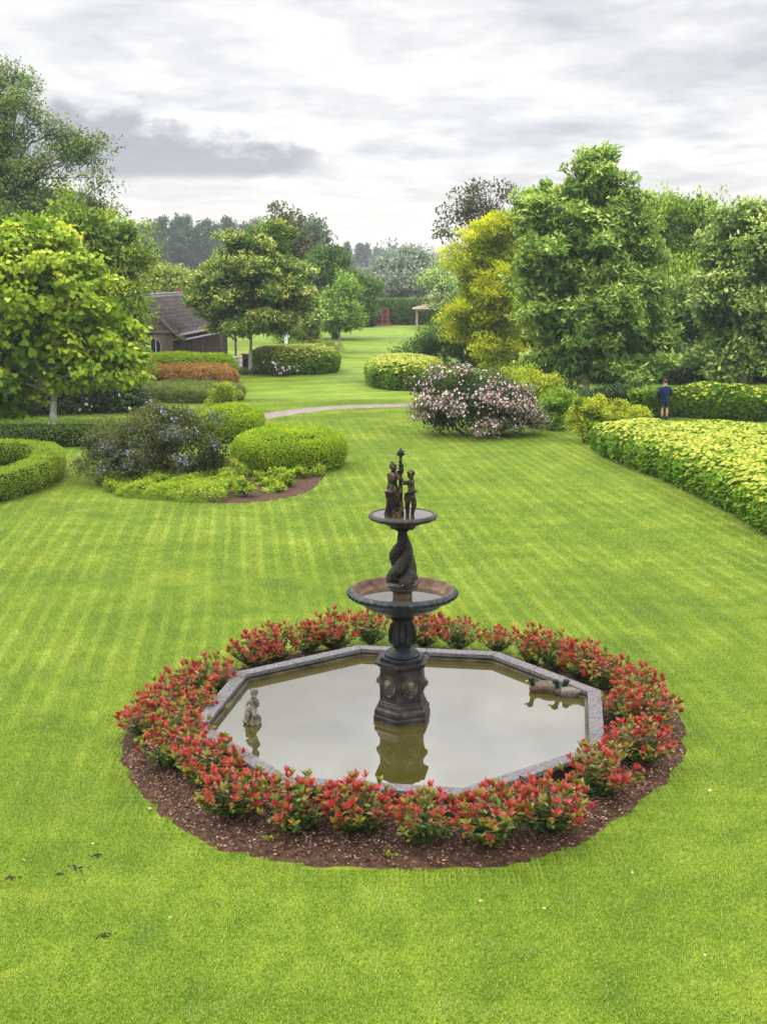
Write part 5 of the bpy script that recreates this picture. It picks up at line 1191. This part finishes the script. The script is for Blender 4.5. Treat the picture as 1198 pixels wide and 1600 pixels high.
small_pop(543, 378, 560, 'left one of the three slim poplars on the horizon', 501); small_pop(562, 379, 560, 'middle one of the three slim poplars on the horizon', 502); small_pop(573, 381, 560, 'right one of the three slim poplars on the horizon', 503)
tree('round_willow', 'small round pale grey bush in the field left of the willow', 504, 566, 445, 330, 430, .4, [(566, 432, 16, 12)], 'silver', 70, 40, 1.6, .7, nb=8)
HAZE = .00024
# ------------------------------------------------------------------ barn
BX, BY, _ = AT(272, 585, 78.0)
B = thing('barn', 'dark timber barn with brown tiled roof behind the copper shrubs', 'barn', (BX, BY, 0), R(-6.1))
wood_h = plank_mat('boards_level', (.085, .065, .05), (.16, .13, .105), False, .22); wood_v = plank_mat('boards_upright', (.085, .06, .045), (.17, .135, .11), True, .16); wood_d = plank_mat('boards_dark', (.035, .025, .02), (.075, .055, .042), True, .16)
beam = rough_mat('oak_beam', (.07, .05, .038), (.15, .115, .09), 5, .8, .5); white = plain('painted_grey_white', (.52, .53, .52), .5); glass = plain('dark_glass', (.010, .011, .012), .3)
Wd = 4.16; RX, RZ = -Wd / 2, 4.9; EZ = 2.62; LEN = 15.0
m = MB(); m.box((RX, .06, EZ / 2), (Wd, .12, EZ)); m.build('front_wall', wood_v, B)
m = MB(); m.add([(-Wd, .02, EZ + .07), (0, .02, EZ + .07), (RX, .02, RZ - .12), (-Wd, .12, EZ + .07), (0, .12, EZ + .07), (RX, .12, RZ - .12)], [(0, 1, 2), (5, 4, 3), (0, 3, 4, 1), (1, 4, 5, 2), (2, 5, 3, 0)]); m.build('gable', wood_h, B)
m = MB(); m.box((RX + .2, -.03, EZ + .02), (Wd + .5, .2, .17)); m.box((.42, -.03, 2.22), (.85, .12, .10), ry=-.35); m.build('tie_beam', beam, B)
m = MB(); m.box((-.06, LEN / 2, EZ / 2), (.12, LEN - .26, EZ)); m.build('side_wall', wood_d, B)
m = MB(); m.box((-Wd + .06, LEN / 2, EZ / 2), (.12, LEN - .26, EZ)); m.build('side_wall', wood_d, B)
m = MB(); m.box((RX, LEN - .06, EZ / 2), (Wd, .12, EZ)); m.build('rear_wall', wood_v, B)
m = MB(); prof = [(-.98, 2.17 - .02), (-.33, 2.5), (0, 0)]
def roof_side(sgn):
    """pantiles: rolls across, stepped courses down the slope, kicked eaves"""
    P0 = [(RX, RZ), (RX + sgn * (Wd / 2 + .33), 2.55), (RX + sgn * (Wd / 2 + .92), 2.20)]
    L1 = math.dist(P0[0], P0[1]); L2 = math.dist(P0[1], P0[2]); course = .34; nrow = int((L1 + L2) / course); ys = np.arange(-.35, LEN + .35, .05)
    V = []
    def at(s):
        if s <= L1: a, b, t = P0[0], P0[1], s / L1
        else: a, b, t = P0[1], P0[2], min(1, (s - L1) / L2)
        n = Vector((-(b[1] - a[1]) * sgn, 0, (b[0] - a[0]) * sgn)).normalized()
        if n.z < 0: n = -n
        return Vector((a[0] + (b[0] - a[0]) * t, 0, a[1] + (b[1] - a[1]) * t)), n
    S = []
    for r in range(nrow): S += [(r * course, 0.0), ((r + .995) * course, .085)]
    V = np.zeros((len(S), len(ys), 3))
    for i, (s, lift) in enumerate(S):
        p, n = at(s); off = lift + .045 * np.sin(ys * 2 * np.pi / .30)
        V[i, :, 0] = p.x + n.x * off; V[i, :, 1] = ys; V[i, :, 2] = p.z + n.z * off
    a, b = len(S), len(ys); idx = np.arange(a * b).reshape(a, b)
    F = np.stack([idx[:-1, :-1], idx[1:, :-1], idx[1:, 1:], idx[:-1, 1:]], -1).reshape(-1, 4)
    return V.reshape(-1, 3), F
tile = rough_mat('brown_pantile', (.055, .042, .045), (.125, .098, .10), 1.3, .6, .3, c3=(.17, .13, .125), bscale=20)
def tile_mat():
    m, t = newmat('brown_pantile'); v = OBJC(t); s = nd(t, 'ShaderNodeSeparateXYZ', ins={0: v})
    w = nd(t, 'ShaderNodeTexWhiteNoise', noise_dimensions='2D', ins={'Vector': nd(t, 'ShaderNodeCombineXYZ', ins={0: M_(t, 'FLOOR', M_(t, 'DIVIDE', s.outputs[1], .30)), 1: M_(t, 'FLOOR', M_(t, 'DIVIDE', s.outputs[2], .26))}).outputs[0]}).outputs[0]
    c = ramp(t, w, [(0, (.035, .026, .028)), (.5, (.075, .058, .060)), (1, (.13, .105, .105))])
    c = mixc(t, M_(t, 'MULTIPLY', noise(t, v, 1.1, 4), .5), c, (.11, .095, .09))
    finish(t, nd(t, 'ShaderNodeBsdfPrincipled', ins={'Base Color': c, 'Roughness': .55}).outputs[0]); return m
tile = tile_mat()
rf = None
for sgn in (1, -1):
    V_, F_ = roof_side(sgn); me = raw_mesh('roof', V_, F_); o = link('roof', me, tile, B, smooth=False); rf = rf or o
m = MB()
for i in range(int((LEN + .7) / .36)): m.ball((RX, -.35 + .18 + i * .36, RZ + .03), (.13, .20, .09), 10, 8)
m.build('ridge_tiles', tile, B, smooth=True)
m = MB(); m.box((RX, LEN * .62, RZ + .1), (.24, .24, .42)); m.box((RX, LEN * .62, RZ + .32), (.28, .28, .05)); m.build('chimney', rough_mat('red_brick', (.22, .07, .045), (.34, .12, .08), 8, .8, .4), B)
for sgn in (1, -1):      # verge boards
    P0 = [(RX, RZ - .04), (RX + sgn * (Wd / 2 + .33), 2.50), (RX + sgn * (Wd / 2 + .92), 2.15)]; m = MB()
    for a, b in zip(P0[:-1], P0[1:]):
        c = ((a[0] + b[0]) / 2, -.34, (a[1] + b[1]) / 2); m.box(c, (math.dist(a, b) + .03, .05, .17), ry=-math.atan2(b[1] - a[1], b[0] - a[0]))
    m.build('verge_board', beam, B)
m = MB(); m.tube([(RX + Wd / 2 + .95, -.3, 2.16), (RX + Wd / 2 + .95, LEN, 2.16)], .06, 8); m.build('gutter', plain('zinc', (.23, .23, .24), .4, .5), B)
# arched window
WXc = -1.29; hw, z0, zs = .50, .45, 1.72
def arch(w, z0, zs, n=14): return [(-w, z0), (w, z0)] + [(w * math.cos(q), zs + w * math.sin(q)) for q in np.linspace(0, math.pi, n)]
m = MB(); A_ = arch(hw, z0, zs); m.add([(x + WXc, -.012, z) for x, z in A_], [tuple(range(len(A_)))]); wdw = m.build('window', glass, B)
m = MB(); Ap = [(x + WXc, -.03, z) for x, z in A_[1:]] + [(WXc - hw, -.03, z0)]; m.tube(Ap + [(WXc + hw, -.03, z0)], .02, 6)
for x in (-.17, .17): m.box((WXc + x, -.03, (z0 + zs + hw * .9) / 2), (.05, .05, zs + hw * .9 - z0))
m.build('frame', plain('window_grey', (.25, .25, .25), .5), wdw)
m = MB()
for y in (4.4, 10.0, 14.6): m.box((.72, y, 1.06), (.14, .14, 2.12))
m.build('porch_posts', beam, B)
def lantern(y):
    m = MB(); m.tube([(.02, y, 2.0), (.25, y, 2.05), (.25, y, 1.98)], .012, 6); m.lathe([(.02, 1.98), (.09, 1.94), (.07, 1.93), (.055, 1.76), (.03, 1.74)], 12, c=(.25, y, 0), cap=True); m.build('wall_lamp', glass, B, smooth=True)
lantern(.6); lantern(3.4)
# ------------------------------------------------------------------ terrace beside the barn
sheet('terrace', px_poly([(330, 590), (415, 580), (425, 562), (360, 556), (330, 565)]), .010, rough_mat('terrace_paving', (.10, .09, .08), (.18, .16, .145), 3, .85, .3, coords=POS))
tx, ty, _ = AT(352, 560, 82); m = None
T = thing('garden_table', 'long dark table under the eaves of the barn', 'table', (tx, ty, 0), R(-6))
m = MB(); m.box((0, 0, .74), (1.7, .9, .05)); m.build('tabletop', rough_mat('teak', (.20, .17, .14), (.33, .29, .25), 4, .7, .3), T)
for x in (-.75, .75):
    for y in (-.38, .38): m = MB(); m.box((x, y, .357), (.07, .07, .71)); m.build('leg', beam, T)
chm = plain('chair_grey', (.30, .30, .29), .6); 
def gchair():
    r = bpy.data.objects.new('garden_chair', None); COL.objects.link(r)
    m = MB(); m.box((0, 0, .45), (.5, .48, .04)); m.build('seat', chm, r)
    m = MB(); m.box((0, .27, .74), (.5, .035, .46), rx=-.16)
    m.build('backrest', chm, r)
    for x in (-.22, .22):
        for y in (-.2, .2): m = MB(); m.box((x, y, .215), (.04, .04, .43)); m.build('leg', chm, r)
        m = MB(); m.box((x, 0, .66), (.045, .5, .03)); m.build('armrest', chm, r)
    return r
c0 = gchair()
for i, (px, Yd, rz, lab) in enumerate(((372, 77.5, R(150), 'pale garden chair nearest the lawn, in front of the table'), (345, 80.2, R(200), 'garden chair on the near side of the table'), (377, 82.5, R(95), 'garden chair at the right end of the table'), (332, 79.6, R(185), 'garden chair at the near left of the table'))):
    x, y, _ = AT(px, 570, Yd)
    if i == 0: c0.location = (x, y, .012); c0.rotation_euler.z = rz; o = c0
    else: o = dup(c0, (x, y, .012), rz)
    tag(o, lab, 'chair', 'chairs around the barn table')
ox, oy, _ = AT(397, 570, 80.5)
O = thing('brick_oven', 'low brick garden oven with dark arched mouth behind the maple trunk', 'oven', (ox, oy, 0))
brick = rough_mat('oven_brick', (.12, .06, .045), (.22, .12, .09), 7, .85, .4)
m = MB(); m.box((0, 0, .5), (1.5, .8, 1.0), taper=.96); m.build('brick_body', brick, O)
m = MB(); m.box((0, 0, 1.04), (1.6, .9, .07)); m.build('slab', beam, O)
m = MB(); A_ = arch(.3, .2, .5); m.add([(x - .35, -.412, z) for x, z in A_], [tuple(range(len(A_)))]); m.build('mouth', plain('oven_mouth_black', (.006, .006, .006), .9), O)  # flat near-black face marks the arched mouth
# ------------------------------------------------------------------ white statue behind the yellow bed
sx_, sy_, _ = AT(447, 530, 88); Sx = thing('garden_statue', 'small white statue on a plinth behind the far yellow bed', 'statue', (sx_, sy_, 0))
wst = plain('white_stone', (.62, .63, .62), .7)
m = MB(); m.box((0, 0, .05), (.5, .5, .1)); m.box((0, 0, .62), (.34, .34, 1.04)); m.box((0, 0, 1.19), (.44, .44, .1)); m.build('plinth', wst, Sx)
skin('figure', [('p', None, (0, 0, 1.72), .10), ('c', 'p', (0, 0, 1.98), (.13, .09)), ('n', 'c', (0, 0, 2.14), .045), ('h', 'n', (0, 0, 2.25), .075), ('t', 'h', (0, 0, 2.32), .05), ('sl', 'c', (-.14, 0, 2.05), .05), ('el', 'sl', (-.18, -.02, 1.86), .04), ('wl', 'el', (-.10, -.12, 1.84), .03), ('sr', 'c', (.14, 0, 2.05), .05), ('er', 'sr', (.2, 0, 1.88), .04), ('wr', 'er', (.2, -.06, 1.72), .03),
      ('tl', 'p', (-.06, 0, 1.60), .085), ('kl', 'tl', (-.06, -.02, 1.46), .06), ('al', 'kl', (-.06, 0, 1.26), .045), ('tr', 'p', (.06, 0, 1.60), .085), ('kr', 'tr', (.06, -.03, 1.46), .06), ('ar', 'kr', (.06, 0, 1.26), .085)], wst, Sx)
# ------------------------------------------------------------------ red gate in the far hedge
gx, gy, _ = AT(597, 509, 149.0); Gt = thing('garden_gate', 'weathered red double gate set in the far hedge', 'gate', (gx, 148.6, 0))
redw = plank_mat('red_boards', (.10, .028, .026), (.16, .05, .045), True, .2); redf = rough_mat('red_frame', (.14, .045, .04), (.21, .085, .075), 5, .8, .3)
for s in (-1, 1):
    m = MB(); m.box((s * .36, 0, .98), (.68, .06, 1.9)); lf = m.build('gate_leaf', redw, Gt)
    m = MB()
    for z in (.12, .72, 1.3, 1.86): m.box((s * .36, -.05, z), (.68, .05, .09))
    for x in (.06, .66): m.box((s * x, -.052, .98), (.08, .05, 1.86))
    m.build('frame', redf, lf)
m = MB(); m.box((-.78, 0, 1.0), (.12, .14, 2.0)); m.box((.78, 0, 1.0), (.12, .14, 2.0)); m.box((0, 0, 2.05), (1.68, .14, .1)); m.box((.2, -.35, .12), (1.9, .5, .24)); m.build('surround', redf, Gt)
# ------------------------------------------------------------------ open pavilion at far right end of the lawn
vx, vy, _ = AT(650, 513, 140); Pv = thing('garden_pavilion', 'open timber pavilion with low hipped roof half hidden at the far right hedge', 'pavilion', (vx, vy, 0))
lt = rough_mat('pale_timber', (.28, .21, .13), (.42, .33, .22), 5, .8, .2); shn = rough_mat('reed_roof', (.17, .13, .095), (.27, .21, .16), 5, .9, .5)
for x in (.1, 3.4, 6.6):
    for y in (0, 3.2): m = MB(); m.box((x, y, 1.02), (.16, .16, 2.04)); m.build('post', lt, Pv)
m = MB(); m.box((3.35, 0, 2.1), (6.9, .14, .12)); m.box((3.35, 3.2, 2.1), (6.9, .14, .12)); m.build('beam', lt, Pv)
m = MB(); m.add([(-.4, -.5, 2.17), (7.1, -.5, 2.17), (7.1, 3.7, 2.17), (-.4, 3.7, 2.17), (-.4, -.5, 2.25), (7.1, -.5, 2.25), (7.1, 3.7, 2.25), (-.4, 3.7, 2.25), (1.2, 1.6, 2.75), (5.5, 1.6, 2.75)], [(3, 2, 1, 0), (0, 1, 5, 4), (1, 2, 6, 5), (2, 3, 7, 6), (3, 0, 4, 7), (4, 5, 9, 8), (5, 6, 9), (6, 7, 8, 9), (7, 4, 8)]); m.build('roof', shn, Pv)

# ------------------------------------------------------------------ the man in the blue jacket, seen from behind
mx, my, _ = AT(1037, 650, 52.6)
MN = thing('person', 'man seen from behind in a dark blue quilted jacket and grey shorts', 'person', (mx, my, .008), R(4))
skinm = plain('skin', (.42, .24, .17), .6); hair = plain('brown_hair', (.05, .035, .025), .8)
m_, t_ = newmat('quilted_jacket'); sz_ = nd(t_, 'ShaderNodeSeparateXYZ', ins={0: OBJC(t_)}).outputs[2]
wv = M_(t_, 'ABSOLUTE', M_(t_, 'SINE', M_(t_, 'MULTIPLY', sz_, math.pi / .075)))
bb = nd(t_, 'ShaderNodeBump', ins={'Strength': .35, 'Distance': .015, 'Height': wv})
finish(t_, nd(t_, 'ShaderNodeBsdfPrincipled', ins={'Base Color': mixc(t_, noise(t_, OBJC(t_), 9, 4), (.003, .009, .030), (.007, .020, .060)), 'Roughness': .7, 'Specular IOR Level': .12, 'Normal': bb.outputs[0]}).outputs[0]); jacket = m_
shorts = rough_mat('grey_shorts', (.02, .028, .04), (.045, .057, .075), 10, .9, .3); shoe = plain('dark_shoe', (.02, .02, .022), .5)
body = [('pel', None, (0, 0, .98), (.145, .11)), ('ab', 'pel', (0, 0, 1.15), (.145, .11)), ('ch', 'ab', (0, .02, 1.36), (.165, .115)), ('nk', 'ch', (0, .02, 1.52), .058), ('h0', 'nk', (0, .045, 1.60), .078), ('hd', 'h0', (0, .05, 1.69), .088), ('tp', 'hd', (0, .04, 1.755), .06)]
for s, k in ((-1, 'l'), (1, 'r')):
    body += [('s' + k, 'ch', (s * .19, .02, 1.42), .065), ('e' + k, 's' + k, (s * .245, .0, 1.16), .050), ('w' + k, 'e' + k, (s * .17, .21, 1.06), .034), ('p' + k, 'w' + k, (s * .145, .29, 1.07), (.038, .02)),
             ('t' + k, 'pel', (s * .10, 0, .80), .088), ('k' + k, 't' + k, (s * .105, .015, .49), .060), ('c' + k, 'k' + k, (s * .108, -.015, .34), .060), ('a' + k, 'c' + k, (s * .11, -.01, .09), .036), ('f' + k, 'a' + k, (s * .118, .10, .04), .036)]
    for q, ln in enumerate((.070, .080, .076, .060)):
        body += [('g%d' % q + k, 'p' + k, (s * (.145 - .03 + q * .018), .33, 1.07), .010), ('u%d' % q + k, 'g%d' % q + k, (s * (.145 - .032 + q * .019), .33 + ln * .5, 1.052), .009), ('v%d' % q + k, 'u%d' % q + k, (s * (.145 - .032 + q * .019), .33 + ln * .6, 1.03), .008)]
    body += [('x' + k, 'p' + k, (s * .10, .30, 1.085), .011), ('y' + k, 'x' + k, (s * .085, .335, 1.085), .009)]
skin('body', body, skinm, MN, 2)
jk = [('pel', None, (0, 0, .93), (.185, .14)), ('hem', 'pel', (0, 0, .82), (.180, .145)), ('ab', 'pel', (0, 0, 1.12), (.180, .14)), ('ch', 'ab', (0, .015, 1.34), (.200, .145)), ('up', 'ch', (0, .02, 1.46), (.12, .10)), ('nk', 'up', (0, .03, 1.535), .082)]
for s, k in ((-1, 'l'), (1, 'r')): jk += [('s' + k, 'ch', (s * .195, .02, 1.42), .092), ('m' + k, 's' + k, (s * .245, .015, 1.29), .085), ('e' + k, 'm' + k, (s * .262, .0, 1.15), .078), ('w' + k, 'e' + k, (s * .19, .19, 1.07), .055)]
skin('jacket', jk, jacket, MN, 2)
sh = [('pel', None, (0, 0, .90), (.155, .120)), ('top', 'pel', (0, 0, 1.0), (.14, .11))]
for s, k in ((-1, 'l'), (1, 'r')): sh += [('t' + k, 'pel', (s * .10, 0, .80), .112), ('k' + k, 't' + k, (s * .112, .01, .62), .105), ('q' + k, 'k' + k, (s * .112, .01, .56), .10)]
skin('shorts', sh, shorts, MN, 2)
m = MB(); m.ball((0, .03, 1.715), (.094, .105, .095), 18, 12, fn=lambda v: 1 if (v.z > -.25 or v.y < .2) else .9); m.build('hair', hair, MN, smooth=True)
m = MB()
for s in (-1, 1): m.ball((s * .092, .06, 1.665), (.014, .024, .034), 8, 6)
m.ball((0, .145, 1.655), (.015, .02, .022), 8, 6); m.ball((0, .132, 1.615), (.026, .012, .009), 8, 6)
for s in (-1, 1): m.ball((s * .032, .130, 1.685), (.013, .008, .008), 8, 6)
m.build('face', skinm, MN, smooth=True)
for s in (-1, 1):
    m = MB(); m.ball((s * .118, .055, .045), (.048, .135, .045), 14, 8, rot=Matrix.Rotation(s * -.1, 3, 'Z')); m.box((s * .118, .055, .012), (.09, .26, .022)); m.build('shoe', shoe, MN, smooth=True)
    m = MB(); m.lathe([(.045, .07), (.043, .15), (.046, .17)], 14, c=(s * .11, -.01, 0)); m.build('sock', shoe, MN, smooth=True)

# ------------------------------------------------------------------ grass blades over the lawn
def grass_object(name, cell, nblade, bh, bw, spots, label, seed):
    """one tuft patch and its planting points in one mesh; geometry nodes plant the patch on every point"""
    rng = np.random.default_rng(seed); h = cell * .5
    P = np.column_stack([rng.uniform(-h, h, nblade), rng.uniform(-h, h, nblade), np.full(nblade, -.004)])
    a = rng.uniform(0, 2 * np.pi, nblade); lean = rng.uniform(.15, 1.0, nblade); hh = bh * rng.uniform(.55, 1.15, nblade)
    d = np.column_stack([np.cos(a), np.sin(a), np.zeros(nblade)]); s = np.column_stack([-np.sin(a), np.cos(a), np.zeros(nblade)])
    w = (bw * rng.uniform(.7, 1.2, nblade))[:, None]; z = np.array([0, 0, 1.])
    mid = P + d * (lean * hh * .35)[:, None] + z * (hh * .6)[:, None]; tip = P + d * (lean * hh)[:, None] + z * (hh * (1.0 - .35 * lean))[:, None]
    V = np.stack([P - s * w * .5, P + s * w * .5, mid + s * w * .42, mid - s * w * .42, tip], 1).reshape(-1, 3)
    b = np.arange(nblade)[:, None] * 5
    Q = b + np.array([[0, 1, 2, 3]]); T = b + np.array([[3, 2, 4]])
    npz = len(spots); me = bpy.data.meshes.new(name)
    AV = np.vstack([V, np.column_stack([spots[:, :2], np.zeros(npz)])])
    me.vertices.add(len(AV)); me.vertices.foreach_set('co', AV.astype(np.float32).ravel())
    lo = np.concatenate([Q.ravel(), T.ravel()]).astype(np.int32); me.loops.add(len(lo)); me.loops.foreach_set('vertex_index', lo)
    ls = np.concatenate([np.arange(nblade) * 4, nblade * 4 + np.arange(nblade) * 3]).astype(np.int32); lt_ = np.concatenate([np.full(nblade, 4), np.full(nblade, 3)]).astype(np.int32)
    me.polygons.add(nblade * 2); me.polygons.foreach_set('loop_start', ls); me.polygons.foreach_set('loop_total', lt_)
    tint = np.concatenate([np.repeat(rng.random(nblade), 5), np.zeros(npz)]); at = me.attributes.new('tint', 'FLOAT', 'POINT'); at.data.foreach_set('value', tint.astype(np.float32))
    sd_ = np.concatenate([np.zeros(len(V)), np.ones(npz)]); at = me.attributes.new('is_spot', 'FLOAT', 'POINT'); at.data.foreach_set('value', sd_.astype(np.float32))
    rt = np.concatenate([np.zeros(len(V)), rng.integers(0, 4, npz) * (math.pi / 2)]); at = me.attributes.new('turn', 'FLOAT', 'POINT'); at.data.foreach_set('value', rt.astype(np.float32))
    me.update(calc_edges=True); o = link(name, me, MT['blade'])
    g = bpy.data.node_groups.new(name + '_planting', 'GeometryNodeTree')
    g.interface.new_socket('Geometry', in_out='INPUT', socket_type='NodeSocketGeometry'); g.interface.new_socket('Geometry', in_out='OUTPUT', socket_type='NodeSocketGeometry')
    gi, go = g.nodes.new('NodeGroupInput'), g.nodes.new('NodeGroupOutput')
    na = g.nodes.new('GeometryNodeInputNamedAttribute'); na.data_type = 'FLOAT'; na.inputs['Name'].default_value = 'is_spot'
    nr = g.nodes.new('GeometryNodeInputNamedAttribute'); nr.data_type = 'FLOAT'; nr.inputs['Name'].default_value = 'turn'
    cp = g.nodes.new('FunctionNodeCompare'); cp.data_type = 'FLOAT'; cp.operation = 'GREATER_THAN'; cp.inputs['B'].default_value = .5
    sp = g.nodes.new('GeometryNodeSeparateGeometry'); sp.domain = 'POINT'
    cx_ = g.nodes.new('ShaderNodeCombineXYZ'); er = g.nodes.new('FunctionNodeEulerToRotation'); ip = g.nodes.new('GeometryNodeInstanceOnPoints')
    L = g.links.new
    L(gi.outputs[0], sp.inputs['Geometry']); L(na.outputs['Attribute'], cp.inputs['A']); L(cp.outputs['Result'], sp.inputs['Selection'])
    L(sp.outputs['Selection'], ip.inputs['Points']); L(sp.outputs['Inverted'], ip.inputs['Instance'])
    L(nr.outputs['Attribute'], cx_.inputs['Z']); L(cx_.outputs[0], er.inputs[0]); L(er.outputs[0], ip.inputs['Rotation']); L(ip.outputs[0], go.inputs[0])
    md = o.modifiers.new('planting', 'NODES'); md.node_group = g
    o['kind'] = 'stuff'; tag(o, label, 'grass'); return o
def free(q, marg):
    ok = np.ones(len(q), bool)
    for p in NOGRASS:
        ins_ = inside(q, p); d, _ = edge_dist(q, p); ok &= ~(ins_ | (d < marg))
    return ok
def grid(cell, y0, y1):
    out = []
    for y in np.arange(y0, y1, cell):
        hw_ = (y + 1.5) * .335 + 1.2; x = np.arange(-hw_, hw_, cell) + .0; x = np.round(x / cell) * cell; out.append(np.column_stack([x, np.full(len(x), y)]))
    return np.vstack(out)
NEAR0, NEAR1, FAR1 = 9.0, 26.0, 62.0
g1 = grid(.5, NEAR0, NEAR1); f1 = free(g1, .34)
sub = []
for dx in (-.1875, -.0625, .0625, .1875):
    for dy in (-.1875, -.0625, .0625, .1875): sub.append(g1[~f1] + np.array([dx, dy]))
g2 = np.vstack(sub); g2 = g2[free(g2, .015)]
grass_object('grass', .5, 2000, .034, .0066, g1[f1], 'short mown grass of the lawn around the fountain', 1)
grass_object('grass', .125, 125, .035, .0066, g2, 'slightly longer grass along the edge of the mulch ring', 2)
g3 = grid(1.0, NEAR1, FAR1); f3 = free(g3, .62); sub = []
for dx in (-.375, -.125, .125, .375):
    for dy in (-.375, -.125, .125, .375): sub.append(g3[~f3] + np.array([dx, dy]))
g4 = np.vstack(sub); g4 = g4[free(g4, .06)]
grass_object('grass', 1.0, 4200, .040, .0100, g3[f3], 'mown grass of the middle and far lawn', 3)
grass_object('grass', .25, 280, .042, .0100, g4, 'mown grass along the path and the planted beds', 4)

# ------------------------------------------------------------------ damp air: far trees pale a little
hm, ht = newmat('haze_air')
vp = nd(ht, 'ShaderNodeVolumePrincipled', ins={'Color': (.86, .92, 1.0, 1), 'Density': HAZE, 'Anisotropy': .2})
ho = ht.nodes.new('ShaderNodeOutputMaterial'); ht.links.new(vp.outputs[0], ho.inputs['Volume'])
m = MB(); m.box((0, 440, 13.5), (1500, 1000, 29.2)); hz = m.build('haze', hm); hz['kind'] = 'stuff'
